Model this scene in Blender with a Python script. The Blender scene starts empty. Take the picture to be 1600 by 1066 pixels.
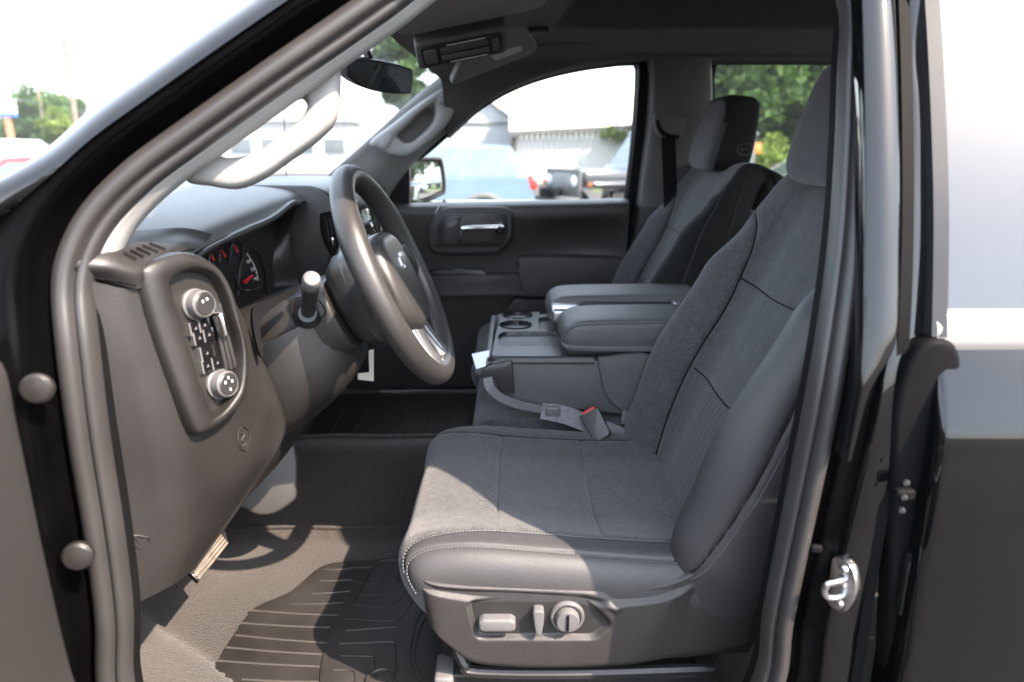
import bpy, bmesh, math, random
import numpy as np
from mathutils import Vector, Matrix
from mathutils.bvhtree import BVHTree

random.seed(7)
rng = np.random.default_rng(7)
scene = bpy.context.scene
COL = scene.collection
V = Vector

# ------------------------------------------------------------------ camera
CAM_H = 1.5
PITCH = math.radians(15.3)
FPX = 1095.0                                   # focal length in pixels of a 1600 wide frame
cam_data = bpy.data.cameras.new('camera')
cam_data.sensor_width = 36.0
cam_data.lens = 36.0 * FPX / 1600.0
cam_data.clip_start = 0.02
cam_data.clip_end = 3000
cam_data.dof.use_dof = True
cam_data.dof.focus_distance = 1.18
cam_data.dof.aperture_fstop = 3.2
cam = bpy.data.objects.new('camera', cam_data)
COL.objects.link(cam)
cam.location = (0, 0, CAM_H)
cam.rotation_euler = (math.pi / 2 - PITCH, 0, 0)
scene.camera = cam

# ------------------------------------------------------------------ sky, sun, exposure
SUN_D = V((-0.50, 0.36, -0.66)).normalized()    # direction the light travels
world = bpy.data.worlds.new('World')
scene.world = world
world.use_nodes = True
wn = world.node_tree.nodes
sky = wn.new('ShaderNodeTexSky')
sky.sky_type = 'NISHITA'
sky.sun_disc = False
sky.sun_elevation = math.asin(-SUN_D.z)
sky.sun_rotation = math.atan2(-SUN_D.x, -SUN_D.y)
sky.air_density = 1.0
sky.dust_density = 1.6
sky.ozone_density = 1.0
veil = wn.new('ShaderNodeMix')                   # even milky veil of a hazy summer sky, the same all round
veil.data_type = 'RGBA'
veil.blend_type = 'ADD'
veil.inputs['Factor'].default_value = 1.0
veil.inputs['B'].default_value = (3.1, 3.15, 3.1, 1)
world.node_tree.links.new(sky.outputs[0], veil.inputs['A'])
world.node_tree.links.new(veil.outputs['Result'], wn['Background'].inputs[0])
wn['Background'].inputs[1].default_value = 0.15
sun_data = bpy.data.lights.new('sun', 'SUN')
sun_data.energy = 4.6
sun_data.angle = math.radians(0.6)
sun_data.color = (1.0, 0.83, 0.68)
sun = bpy.data.objects.new('sun', sun_data)
COL.objects.link(sun)
sun.rotation_euler = SUN_D.to_track_quat('-Z', 'Y').to_euler()
sun.location = (6, -4, 9)
scene.view_settings.view_transform = 'Standard'
scene.view_settings.look = 'None'
scene.view_settings.gamma = 1.0
scene.view_settings.use_curve_mapping = False
scene.view_settings.exposure = 2.2
scene.render.engine = 'CYCLES'
scene.cycles.use_denoising = True
scene.cycles.max_bounces = 10
scene.cycles.diffuse_bounces = 4
scene.cycles.glossy_bounces = 4
scene.cycles.transparent_max_bounces = 12
scene.cycles.sample_clamp_indirect = 8.0
scene.cycles.caustics_reflective = False
scene.cycles.caustics_refractive = False

# ------------------------------------------------------------------ placing helpers (photo point + real distance -> world point)
CT, ST = math.cos(PITCH), math.sin(PITCH)
def ray(u, v):
    a, b = (u - 800) / FPX, (533 - v) / FPX
    return V((a, CT + b * ST, b * CT - ST))
CAMP = V((0, 0, CAM_H))
def at(u, v, y):
    r = ray(u, v)
    return CAMP + r * (y / r.y)
def az(u, v, z):
    r = ray(u, v)
    return CAMP + r * ((z - CAM_H) / r.z)
class Plane:
    """a real plane in the truck: p0, normal n; at(u, v) meets it; P(a, b, h) uses its own axes (a along e1, b along e2, h out)."""
    def __init__(self, p0, n, e1=None):
        self.p0, self.n = V(p0), V(n).normalized()
        e1 = V(e1) if e1 is not None else V((0, 0, 1)).cross(self.n)
        self.e1 = (e1 - self.n * e1.dot(self.n)).normalized()
        self.e2 = self.n.cross(self.e1).normalized()
    def at(self, u, v, h=0.0):
        r = ray(u, v)
        t = (self.p0 + self.n * h - CAMP).dot(self.n) / r.dot(self.n)
        return CAMP + r * t
    def uv(self, u, v):
        d = self.at(u, v) - self.p0
        return (d.dot(self.e1), d.dot(self.e2))
    def P(self, a, b, h=0.0):
        return self.p0 + self.e1 * a + self.e2 * b + self.n * h

# ------------------------------------------------------------------ materials
def new_mat(name):
    m = bpy.data.materials.new(name)
    m.use_nodes = True
    nt = m.node_tree
    return m, nt, nt.nodes, nt.links, nt.nodes['Principled BSDF']

def mat(name, col, rough=0.5, metal=0.0, var=0.12, vscale=6.0, bump=0.0, bscale=400.0, coat=0.0, spec=0.5, speck=0.0, detail=4.0, stretch=None, sheen=0.0, rvar=0.0):
    m, nt, N, L, B = new_mat(name)
    B.inputs['Roughness'].default_value = rough
    B.inputs['Metallic'].default_value = metal
    B.inputs['Specular IOR Level'].default_value = spec
    if coat:
        B.inputs['Coat Weight'].default_value = coat
        B.inputs['Coat Roughness'].default_value = 0.03
    if sheen:
        B.inputs['Sheen Weight'].default_value = sheen
        B.inputs['Sheen Roughness'].default_value = 0.5
    tc = N.new('ShaderNodeTexCoord')
    src = tc.outputs['Object']
    if stretch:
        mp = N.new('ShaderNodeMapping')
        mp.inputs['Scale'].default_value = stretch
        L.new(src, mp.inputs['Vector'])
        src = mp.outputs['Vector']
    nz = N.new('ShaderNodeTexNoise')
    nz.inputs['Scale'].default_value = vscale
    nz.inputs['Detail'].default_value = detail
    L.new(src, nz.inputs['Vector'])
    mix = N.new('ShaderNodeMix')
    mix.data_type = 'RGBA'
    lo = tuple(c * (1 - var) for c in col) + (1,)
    hi = tuple(min(1, c * (1 + var)) for c in col) + (1,)
    mix.inputs['A'].default_value = lo
    mix.inputs['B'].default_value = hi
    ramp = N.new('ShaderNodeMapRange')
    ramp.inputs['From Min'].default_value = 0.3
    ramp.inputs['From Max'].default_value = 0.7
    L.new(nz.outputs['Fac'], ramp.inputs['Value'])
    L.new(ramp.outputs['Result'], mix.inputs['Factor'])
    out = mix.outputs['Result']
    if rvar:
        rr = N.new('ShaderNodeMapRange')
        rr.inputs['To Min'].default_value = max(0.02, rough - rvar)
        rr.inputs['To Max'].default_value = min(1, rough + rvar)
        L.new(nz.outputs['Fac'], rr.inputs['Value'])
        L.new(rr.outputs['Result'], B.inputs['Roughness'])
    if speck:
        n2 = N.new('ShaderNodeTexNoise')
        n2.inputs['Scale'].default_value = bscale
        n2.inputs['Detail'].default_value = 2
        L.new(src, n2.inputs['Vector'])
        r2 = N.new('ShaderNodeMapRange')
        r2.inputs['From Min'].default_value = 0.35
        r2.inputs['From Max'].default_value = 0.65
        r2.inputs['To Min'].default_value = 1 - speck
        r2.inputs['To Max'].default_value = 1 + speck
        L.new(n2.outputs['Fac'], r2.inputs['Value'])
        mul = N.new('ShaderNodeMix')
        mul.data_type = 'RGBA'
        mul.blend_type = 'MULTIPLY'
        mul.inputs['Factor'].default_value = 1
        L.new(out, mul.inputs['A'])
        L.new(r2.outputs['Result'], mul.inputs['B'])
        out = mul.outputs['Result']
    L.new(out, B.inputs['Base Color'])
    if bump:
        n3 = N.new('ShaderNodeTexNoise')
        n3.inputs['Scale'].default_value = bscale
        n3.inputs['Detail'].default_value = 2
        L.new(src, n3.inputs['Vector'])
        bp = N.new('ShaderNodeBump')
        bp.inputs['Strength'].default_value = bump
        bp.inputs['Distance'].default_value = 0.002
        L.new(n3.outputs['Fac'], bp.inputs['Height'])
        L.new(bp.outputs['Normal'], B.inputs['Normal'])
    return m

def glass_mat(name, tint=(1, 1, 1), ior=1.5, refl=1.0):
    m, nt, N, L, B = new_mat(name)
    N.remove(B)
    tr = N.new('ShaderNodeBsdfTransparent')
    tr.inputs['Color'].default_value = tint + (1,)
    gl = N.new('ShaderNodeBsdfGlossy')
    gl.inputs['Roughness'].default_value = 0.01
    gl.inputs['Color'].default_value = (refl, refl, refl, 1)
    lw = N.new('ShaderNodeLayerWeight')         # same reflectance from either side of the pane
    lw.inputs['Blend'].default_value = 0.5
    f0 = ((ior - 1) / (ior + 1)) ** 2
    pw = N.new('ShaderNodeMath')
    pw.operation = 'POWER'
    pw.inputs[1].default_value = 5.0
    L.new(lw.outputs['Facing'], pw.inputs[0])
    fr = N.new('ShaderNodeMath')
    fr.operation = 'MULTIPLY_ADD'
    fr.inputs[1].default_value = 1 - f0
    fr.inputs[2].default_value = f0
    L.new(pw.outputs[0], fr.inputs[0])
    mx = N.new('ShaderNodeMixShader')
    L.new(fr.outputs[0], mx.inputs[0])
    L.new(tr.outputs[0], mx.inputs[1])
    L.new(gl.outputs[0], mx.inputs[2])
    L.new(mx.outputs[0], N['Material Output'].inputs['Surface'])
    return m

M = {}
M['paint'] = mat('black_paint', (0.0025, 0.0026, 0.003), 0.04, var=0.2, coat=0.2, spec=0.45)
M['paint_dimmed'] = mat('black_paint_dimmed', (0.0016, 0.0016, 0.0018), 0.22, var=0.3, vscale=14, spec=0.05, rvar=0.06)  # same body paint, dulled to stand for the dark surroundings it reflects
M['seal'] = mat('grey_seal_rubber', (0.033, 0.031, 0.031), 0.42, var=0.12, vscale=9, bump=0.12, bscale=700, rvar=0.1)
M['seal_dark'] = mat('dark_seal_rubber', (0.006, 0.006, 0.0065), 0.6, var=0.2, spec=0.05)
M['dash'] = mat('dash_plastic', (0.0150, 0.0136, 0.0130), 0.42, var=0.16, vscale=11, bump=0.22, bscale=650, rvar=0.12, detail=8)
M['dash_dark'] = mat('charcoal_plastic', (0.022, 0.0215, 0.0215), 0.36, var=0.1, vscale=6, bump=0.18, bscale=1000, rvar=0.07)
M['dash_top'] = mat('soft_dash_top', (0.060, 0.062, 0.060), 0.40, var=0.08, vscale=4, bump=0.2, bscale=900, rvar=0.06)
M['black_plastic'] = mat('black_plastic', (0.012, 0.012, 0.0125), 0.35, var=0.15, bump=0.08, bscale=900)
M['gloss_black'] = mat('gloss_black_plastic', (0.006, 0.006, 0.007), 0.12, var=0.1, coat=0.5)
M['door'] = mat('door_plastic', (0.030, 0.027, 0.0265), 0.45, var=0.08, vscale=4, bump=0.2, bscale=900, rvar=0.06)
M['fabric'] = mat('charcoal_seat_cloth', (0.058, 0.0575, 0.0595), 0.92, var=0.16, vscale=55, bump=0.8, bscale=360, speck=0.32, sheen=0.2, spec=0.25)
M['fabric_dark'] = mat('rib_and_shaded_head_cloth', (0.027, 0.0275, 0.030), 0.92, var=0.14, vscale=50, bump=0.6, bscale=380, speck=0.38, sheen=0.25, stretch=(1, 1, 1.6))
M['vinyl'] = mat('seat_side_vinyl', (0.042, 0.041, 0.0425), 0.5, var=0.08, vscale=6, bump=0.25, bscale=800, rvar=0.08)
M['vinyl_shaded'] = mat('shaded_side_vinyl', (0.010, 0.010, 0.0105), 0.8, var=0.1, bump=0.3, bscale=700, spec=0.2)  # seat side vinyl darkened to hold the passenger seat's shade
M['console_vinyl'] = mat('console_vinyl', (0.078, 0.078, 0.080), 0.48, var=0.08, vscale=6, bump=0.25, bscale=800, rvar=0.08)
M['pedal_metal'] = mat('worn_pedal_metal', (0.26, 0.22, 0.18), 0.4, metal=0.5, var=0.3, vscale=60)
M['moulding'] = mat('dull_bright_moulding', (0.30, 0.29, 0.285), 0.38, metal=0.4, var=0.06)
M['thread'] = mat('light_grey_thread', (0.25, 0.248, 0.25), 0.8, var=0.1)
M['thread_dark'] = mat('dark_thread', (0.08, 0.08, 0.085), 0.8, var=0.1)
M['valance'] = mat('seat_base_plastic', (0.030, 0.0275, 0.027), 0.42, var=0.13, vscale=12, bump=0.35, bscale=700, rvar=0.10, detail=8)
M['switch'] = mat('grey_switch_plastic', (0.11, 0.107, 0.107), 0.38, var=0.06, vscale=20, rvar=0.05)
M['wheel'] = mat('wheel_polyurethane', (0.030, 0.0285, 0.028), 0.38, var=0.08, vscale=10, bump=0.15, bscale=900, rvar=0.06)
M['silver'] = mat('satin_silver', (0.42, 0.42, 0.43), 0.28, metal=0.85, var=0.05)
M['chrome'] = mat('chrome', (0.80, 0.80, 0.82), 0.08, metal=1.0, var=0.04)
M['steel'] = mat('bare_steel', (0.55, 0.55, 0.56), 0.25, metal=1.0, var=0.15, vscale=40, rvar=0.12)
M['white_metal'] = mat('white_bracket', (0.7, 0.66, 0.58), 0.5, var=0.05)
M['carpet'] = mat('brown_grey_carpet', (0.030, 0.0245, 0.021), 0.95, var=0.22, vscale=5, bump=0.9, bscale=330, speck=0.45, sheen=0.2)
M['rubber_mat'] = mat('rubber_mat', (0.022, 0.0195, 0.018), 0.55, var=0.4, vscale=7, bump=0.25, bscale=300, rvar=0.12)
M['dust'] = mat('dusty_rubber', (0.040, 0.035, 0.031), 0.6, var=0.3, vscale=14)
M['headliner'] = mat('grey_headliner', (0.085, 0.082, 0.080), 0.95, var=0.06, vscale=5, bump=0.3, bscale=700, sheen=0.1)
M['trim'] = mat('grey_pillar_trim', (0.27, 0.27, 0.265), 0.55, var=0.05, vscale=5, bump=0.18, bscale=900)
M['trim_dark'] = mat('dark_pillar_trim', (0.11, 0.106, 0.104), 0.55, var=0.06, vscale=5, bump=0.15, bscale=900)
M['visor'] = mat('visor_cloth', (0.24, 0.235, 0.23), 0.9, var=0.06, bump=0.3, bscale=700)
M['white_print'] = mat('white_print', (0.62, 0.62, 0.62), 0.6, var=0.04)
M['red'] = mat('red_plastic', (0.60, 0.025, 0.02), 0.4, var=0.08)
M['belt'] = mat('grey_webbing', (0.17, 0.17, 0.18), 0.75, var=0.12, vscale=14, bump=0.5, bscale=260, speck=0.3, stretch=(3, 0.6, 0.6))
M['glass'] = glass_mat('window_glass', (0.93, 0.96, 0.95), 1.45)
M['glass_ws'] = glass_mat('windshield_glass', (0.93, 0.96, 0.96), 1.35)
M['glass_tint'] = glass_mat('tinted_glass', (0.75, 0.80, 0.77), 1.3)
M['privacy'] = mat('privacy_glass', (0.004, 0.004, 0.005), 0.02, var=0.0, spec=1.0, coat=0.4)
M['mirror'] = mat('mirror_glass', (0.85, 0.87, 0.87), 0.005, metal=1.0, var=0.0)
M['screen'] = mat('dark_screen', (0.01, 0.012, 0.013), 0.1, var=0.1, coat=0.4)

# ------------------------------------------------------------------ object helpers
W = {}                                          # world position of each object's origin
def link(o, parent, pos):
    COL.objects.link(o)
    W[o.name] = V(pos)
    if parent is not None:
        o.parent = parent
        o.matrix_parent_inverse = Matrix.Translation(-W[parent.name])
    o.location = pos
    return o

def thing(name, pos, label, cat, group=None):
    o = bpy.data.objects.new(name, None)
    o.empty_display_size = 0.2
    link(o, None, pos)
    tag(o, label, cat, group)
    return o

def tag(o, label=None, cat=None, group=None, kind=None):
    for k, val in (('label', label), ('category', cat), ('group', group), ('kind', kind)):
        if val:
            o[k] = val
    return o

def obj(name, verts, faces, m, parent=None, smooth=True, angle=40, label=None, kind=None):
    verts = [V(p) for p in verts]
    lo = V((min(p.x for p in verts), min(p.y for p in verts), min(p.z for p in verts)))
    hi = V((max(p.x for p in verts), max(p.y for p in verts), max(p.z for p in verts)))
    c = (lo + hi) / 2
    me = bpy.data.meshes.new(name)
    me.from_pydata([tuple(p - c) for p in verts], [], faces)
    me.materials.append(M[m] if isinstance(m, str) else m)
    me.update()
    bm = bmesh.new()
    bm.from_mesh(me)
    bmesh.ops.recalc_face_normals(bm, faces=bm.faces)
    bm.to_mesh(me)
    bm.free()
    if smooth:
        me.polygons.foreach_set('use_smooth', [True] * len(me.polygons))
        me.set_sharp_from_angle(angle=math.radians(angle))
    o = bpy.data.objects.new(name, me)
    link(o, parent, c)
    if label:
        o['label'] = label
    if kind:
        o['kind'] = kind
    return o

class MB:
    """collects vertices and faces of one part"""
    def __init__(self):
        self.v, self.f = [], []
    def add(self, vs, fs):
        k = len(self.v)
        self.v += [V(p) for p in vs]
        self.f += [tuple(i + k for i in f) for f in fs]
        return self
    def build(self, name, m, parent=None, **kw):
        return obj(name, self.v, self.f, m, parent, **kw)

def cr(pts, n=8, closed=False):
    """Catmull-Rom through pts"""
    pts = [V(p) for p in pts]
    N = len(pts)
    out = []
    for i in range(N if closed else N - 1):
        p1, p2 = pts[i], pts[(i + 1) % N]
        p0 = pts[i - 1] if (closed or i > 0) else p1 * 2 - p2
        p3 = pts[(i + 2) % N] if (closed or i + 2 < N) else p2 * 2 - p1
        for k in range(n):
            t = k / n
            out.append(0.5 * ((2 * p1) + (p2 - p0) * t + (2 * p0 - 5 * p1 + 4 * p2 - p3) * t * t + (3 * p1 - p0 - 3 * p2 + p3) * t ** 3))
    if not closed:
        out.append(pts[-1].copy())
    return out

def gridfaces(nu, nv, cu=False, cv=False):
    f = []
    for i in range(nu if cu else nu - 1):
        for j in range(nv if cv else nv - 1):
            a, b = i, (i + 1) % nu
            c, d = j, (j + 1) % nv
            f.append((a * nv + c, b * nv + c, b * nv + d, a * nv + d))
    return f

def loft(secs, nu=6, nv=6, closed=False, caps=False, smooth_u=True, smooth_v=True):
    """secs: list of point lists; smooth surface through them; closed: each section is a loop"""
    S = [cr(s, nv, closed) if smooth_v else [V(p) for p in s] + ([] if closed else []) for s in secs]
    nvv = len(S[0])
    if smooth_u:
        cols = [cr([S[i][j] for i in range(len(S))], nu) for j in range(nvv)]
        S = [[cols[j][i] for j in range(nvv)] for i in range(len(cols[0]))]
    verts = [p for r in S for p in r]
    f = gridfaces(len(S), nvv, False, closed)
    if caps and closed:
        f.append(tuple(range(nvv))[::-1])
        f.append(tuple((len(S) - 1) * nvv + j for j in range(nvv)))
    return verts, f

def frames(path, hint=None, closed=False):
    n = len(path)
    T = []
    for i in range(n):
        a = path[i - 1] if (i > 0 or closed) else path[i]
        b = path[(i + 1) % n] if (i < n - 1 or closed) else path[i]
        t = (b - a)
        T.append(t.normalized() if t.length > 1e-9 else V((1, 0, 0)))
    out = []
    if hint is not None:
        h = V(hint)
        for t in T:
            nn = h.cross(t)
            nn = nn.normalized() if nn.length > 1e-6 else V((1, 0, 0))
            out.append((t, nn, t.cross(nn).normalized()))
    else:
        nn = T[0].orthogonal().normalized()
        for t in T:
            nn = (nn - t * nn.dot(t))
            nn = nn.normalized() if nn.length > 1e-6 else t.orthogonal().normalized()
            out.append((t, nn, t.cross(nn).normalized()))
    return out

def tube(path, r, n=10, caps=True, closed=False, flat=1.0, hint=None):
    path = [V(p) for p in path]
    fr = frames(path, hint, closed)
    vs = []
    for i, p in enumerate(path):
        rr = r[i] if isinstance(r, (list, tuple)) else r
        t, a, b = fr[i]
        for k in range(n):
            w = 2 * math.pi * k / n
            vs.append(p + a * (rr * math.cos(w)) + b * (rr * flat * math.sin(w)))
    f = gridfaces(len(path), n, closed, True)
    if caps and not closed:
        f.append(tuple(range(n))[::-1])
        f.append(tuple((len(path) - 1) * n + k for k in range(n)))
    return vs, f

def sweep(path, prof, hint, closed=False, prof_closed=True, caps=True):
    """prof: list of (a, b): a along hint x tangent, b along hint"""
    path = [V(p) for p in path]
    h = V(hint).normalized()
    fr = frames(path, h, closed)
    vs = []
    for i, p in enumerate(path):
        for a, b in prof:
            vs.append(p + fr[i][1] * a + h * b)
    n = len(prof)
    f = gridfaces(len(path), n, closed, prof_closed)
    if caps and prof_closed and not closed:
        f.append(tuple(range(n))[::-1])
        f.append(tuple((len(path) - 1) * n + k for k in range(n)))
    return vs, f

def rpoly(pts, r, n=5):
    """round the corners of a 2-D polygon; r: number or list"""
    out = []
    N = len(pts)
    for i in range(N):
        p = V((pts[i][0], pts[i][1], 0))
        a = V((pts[i - 1][0], pts[i - 1][1], 0)) - p
        b = V((pts[(i + 1) % N][0], pts[(i + 1) % N][1], 0)) - p
        rr = r[i] if isinstance(r, (list, tuple)) else r
        rr = min(rr, a.length * 0.48, b.length * 0.48)
        if rr < 1e-5:
            out.append((p.x, p.y))
            continue
        p0, p2 = p + a.normalized() * rr, p + b.normalized() * rr
        for k in range(n + 1):
            t = k / n
            q = p0 * (1 - t) ** 2 + p * 2 * t * (1 - t) + p2 * t * t
            out.append((q.x, q.y))
    return out

def plate(outline, pl, h0, h1, bevel=0.0, segs=2, holes=None):
    """outline: 2-D points on Plane pl; slab from height h0 to h1 (top edge rounded)"""
    bm = bmesh.new()
    vs = [bm.verts.new(pl.P(a, b, h1)) for a, b in outline]
    top = bm.faces.new(vs)
    ret = bmesh.ops.extrude_face_region(bm, geom=[top])
    newv = [g for g in ret['geom'] if isinstance(g, bmesh.types.BMVert)]
    for w in newv:
        w.co += pl.n * (h0 - h1)
    bm.normal_update()
    if bevel > 0:
        cap = [f for f in bm.faces if all(v in vs for v in f.verts)]
        edges = set(e for e in bm.edges if e.verts[0] in vs and e.verts[1] in vs)
        bmesh.ops.bevel(bm, geom=list(edges), offset=bevel, segments=segs, profile=0.5, affect='EDGES', clamp_overlap=True)
    bm.verts.index_update()
    bm.verts.ensure_lookup_table()
    v = [w.co.copy() for w in bm.verts]
    f = [tuple(x.index for x in fc.verts) for fc in bm.faces]
    bm.free()
    return v, f

def ring_plate(outer, inner, pl, h0, h1, hin=None):
    """frame between two outlines with equal point counts; inner edge at height hin"""
    hin = h1 if hin is None else hin
    n = len(outer)
    vs = [pl.P(a, b, h0) for a, b in outer] + [pl.P(a, b, h1) for a, b in outer] + [pl.P(a, b, hin) for a, b in inner] + [pl.P(a, b, h0) for a, b in inner]
    f = []
    for k in range(3):
        for i in range(n):
            j = (i + 1) % n
            f.append((k * n + i, k * n + j, (k + 1) * n + j, (k + 1) * n + i))
    return vs, f

def box(c, s, rot=None):
    c, s = V(c), V(s) / 2
    vs = []
    for x in (-1, 1):
        for y in (-1, 1):
            for z in (-1, 1):
                p = V((x * s.x, y * s.y, z * s.z))
                vs.append(c + (rot @ p if rot else p))
    return vs, [(0, 1, 3, 2), (4, 6, 7, 5), (0, 4, 5, 1), (2, 3, 7, 6), (0, 2, 6, 4), (1, 5, 7, 3)]

def rbox(c, s, r=0.01, rot=None, segs=3):
    bm = bmesh.new()
    vs, fs = box((0, 0, 0), s)
    bv = [bm.verts.new(p) for p in vs]
    for f in fs:
        bm.faces.new([bv[i] for i in f])
    bmesh.ops.recalc_face_normals(bm, faces=bm.faces)
    bmesh.ops.bevel(bm, geom=list(bm.edges), offset=r, segments=segs, profile=0.5, affect='EDGES', clamp_overlap=True)
    bm.verts.index_update()
    v = [V(c) + (rot @ w.co if rot else w.co) for w in bm.verts]
    f = [tuple(x.index for x in fc.verts) for fc in bm.faces]
    bm.free()
    return v, f

def lathe(prof, p0, axis, n=28):
    """prof: (radius, height along axis)"""
    ax = V(axis).normalized()
    a = ax.orthogonal().normalized()
    b = ax.cross(a)
    vs = []
    for r, h in prof:
        for k in range(n):
            w = 2 * math.pi * k / n
            vs.append(V(p0) + ax * h + a * (r * math.cos(w)) + b * (r * math.sin(w)))
    f = gridfaces(len(prof), n, False, True)
    if prof[0][0] > 1e-5:
        f.append(tuple(range(n))[::-1])
    if prof[-1][0] > 1e-5:
        f.append(tuple((len(prof) - 1) * n + k for k in range(n)))
    return vs, f

def lin(pts, t):
    """piecewise linear / smooth interpolation of (t, value) pairs"""
    for (a, x), (b, y) in zip(pts, pts[1:]):
        if t <= b:
            k = (t - a) / (b - a) if b > a else 0
            k = max(0, min(1, k))
            k = k * k * (3 - 2 * k)
            return x + (y - x) * k
    return pts[-1][1]

def samp(curve, t):
    """point at t in 0..1 along a list of points (by index)"""
    x = max(0.0, min(1.0, t)) * (len(curve) - 1)
    i = min(int(x), len(curve) - 2)
    return curve[i].lerp(curve[i + 1], x - i)

def stitches(fn, nrm, path, name, parent, m='thread', step=0.0050, ln=0.0040, w=0.0011, lift=0.0006):
    """short thread dashes along a polyline given in (s, t) of a surface function"""
    P = [fn(s, t) for s, t in path]
    Nn = [nrm(s, t) for s, t in path]
    mb = MB()
    acc = 0.0
    nxt = 0.0
    for i in range(len(P) - 1):
        d = P[i + 1] - P[i]
        L = d.length
        if L < 1e-7:
            continue
        while nxt < acc + L:
            k = (nxt - acc) / L
            c = P[i].lerp(P[i + 1], k)
            n = Nn[i].lerp(Nn[i + 1], k).normalized()
            t = d / L
            b = n.cross(t).normalized()
            c = c + n * lift
            q = [c - t * ln / 2, c + b * w / 2, c + t * ln / 2, c - b * w / 2, c + n * 0.0009]
            mb.add(q, [(0, 1, 4), (1, 2, 4), (2, 3, 4), (3, 0, 4), (3, 2, 1, 0)])
            nxt += step
        acc += L
    return mb.build(name, m, parent, smooth=False, kind='stuff')
# ================================================================== the pickup truck: shell
YC = 1.62                                       # truck centre line
def YD(z):                                      # side of the cab leans in above the belt
    return 0.755 + 0.18 * max(0.0, (z - 1.25) / 0.5) ** 1.3
def YP(z):
    return 2 * YC - YD(z)
def at_d(u, v, off=0.0):
    y = 0.8
    for _ in range(12):
        p = at(u, v, y)
        y = YD(p.z) + off
    return at(u, v, y)
def at_p(u, v, off=0.0):
    y = 2.4
    for _ in range(12):
        p = at(u, v, y)
        y = YP(p.z) + off
    return at(u, v, y)

def loop2(pl_, pts, n=5):
    return [(p.x, p.y) for p in cr([pl_.uv(u, v) + (0,) for u, v in pts], n, closed=True)]

truck = thing('pickup_truck', (0.3, YC, 0), 'black crew cab pickup truck seen through its open driver door, charcoal interior', 'truck')

# ---- driver door opening
ring_img_a = [(178, 1066), (176, 960), (160, 830), (136, 680), (119, 540), (112, 450), (124, 392), (158, 332), (220, 270), (304, 208), (430, 118), (540, 42), (600, 0)]
ring_img_b = [(1338, 0), (1337, 120), (1333, 240), (1321, 400), (1291, 600), (1251, 800), (1218, 960), (1202, 1066)]
ring = [at_d(u, v) for u, v in ring_img_a]
for x, z in ((-0.06, 1.735), (0.06, 1.775), (0.2, 1.79), (0.31, 1.78), (0.375, 1.745)):
    ring.append(V((x, YD(z), z)))
ring += [at_d(u, v) for u, v in ring_img_b]
for x, z in ((0.285, 0.70), (0.24, 0.645), (0.1, 0.632), (-0.15, 0.632), (-0.38, 0.64), (-0.47, 0.67), (-0.505, 0.75)):
    ring.append(V((x, YD(z), z)))
ring_s = cr(ring, 8, closed=True)

jamb = [(-0.008, 0.020), (-0.020, 0.006), (-0.028, -0.006), (-0.033, -0.020), (-0.036, -0.040), (-0.043, -0.050), (-0.062, -0.054), (-0.078, -0.058), (-0.084, -0.068),
        (-0.087, -0.095), (-0.092, -0.118), (-0.106, -0.132), (-0.130, -0.137), (-0.160, -0.130), (-0.185, -0.108), (-0.20, -0.07), (-0.20, 0.0)]
jp = [(p.x, p.y) for p in cr([(a, b, 0) for a, b in jamb], 3)]
def jamb_scale(i):
    k = i / 8.0                                  # index along the ring control points
    return lin([(0, 1.0), (4.6, 1.0), (7.6, 0.20), (13, 0.20), (17, 0.30), (20, 0.46), (25, 0.46), (28, 1.0), (40, 1.0)], k)
fr_ = frames(ring_s, V((0, 1, 0)), True)
vs = []
seal_k = []
for i, p in enumerate(ring_s):
    k = jamb_scale(i)
    sk = lin([(0, 0.88), (16, 0.88), (19, 0.74), (26, 0.74), (28, 0.88), (40, 0.88)], i / 8.0)
    seal_k.append(sk)
    wA = lin([(0, 0.0), (5.5, 0.0), (8.0, 1.0), (14.0, 1.0), (17.0, 0.0), (40, 0.0)], i / 8.0)
    for j, (a, b) in enumerate(jp):
        a2 = a * sk if a > -0.036 else -0.036 * sk + (a + 0.036) * k
        bs = lin([(0, 1.0), (16, 1.0), (18.5, 0.24), (25, 0.24), (28, 1.0), (40, 1.0)], i / 8.0)
        b2 = b if b > -0.04 else -0.04 + (b + 0.04) * (0.35 + 0.65 * k)
        b2 = b2 if b2 > 0 else b2 * bs
        if j >= 24 and wA > 0:
            if j == 24:
                aJ, bJ = a2, b2
            t_ = (j - 24) / (len(jp) - 25)
            a2 = a2 * (1 - wA) + (aJ - 0.050 * t_) * wA
            b2 = b2 * (1 - wA) + (bJ - 0.008 * math.sin(t_ * 3.14) + 0.075 * t_ ** 1.3) * wA
        vs.append(p + fr_[i][1] * a2 + V((0, b2, 0)))
nj = len(jp)
js = 24                                          # profile points up to here are the recessed jamb, the rest the outer skin
body = obj('body_side', [vs[i * nj + j] for i in range(len(ring_s)) for j in range(js, nj)], gridfaces(len(ring_s), nj - js, True, False), 'paint', truck, angle=60)
obj('door_jamb', [vs[i * nj + j] for i in range(len(ring_s)) for j in range(js + 1)], gridfaces(len(ring_s), js + 1, True, False), 'paint_dimmed', body, angle=60)
sealp = [(-0.021, 0.016), (-0.022, 0.0), (-0.018, -0.013), (-0.007, -0.019), (0.003, -0.016), (0.007, -0.006), (0.011, -0.009), (0.018, -0.007), (0.022, 0.003), (0.021, 0.016), (0.012, 0.028), (-0.01, 0.028)]
sp = [(p.x, p.y) for p in cr([(a, b, 0) for a, b in sealp], 3, closed=True)]
vs = [p + fr_[i][1] * (a * seal_k[i]) + V((0, b, 0)) for i, p in enumerate(ring_s) for a, b in sp]
obj('weatherstrip', vs, gridfaces(len(ring_s), len(sp), True, True), 'seal', body, angle=70)
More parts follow.
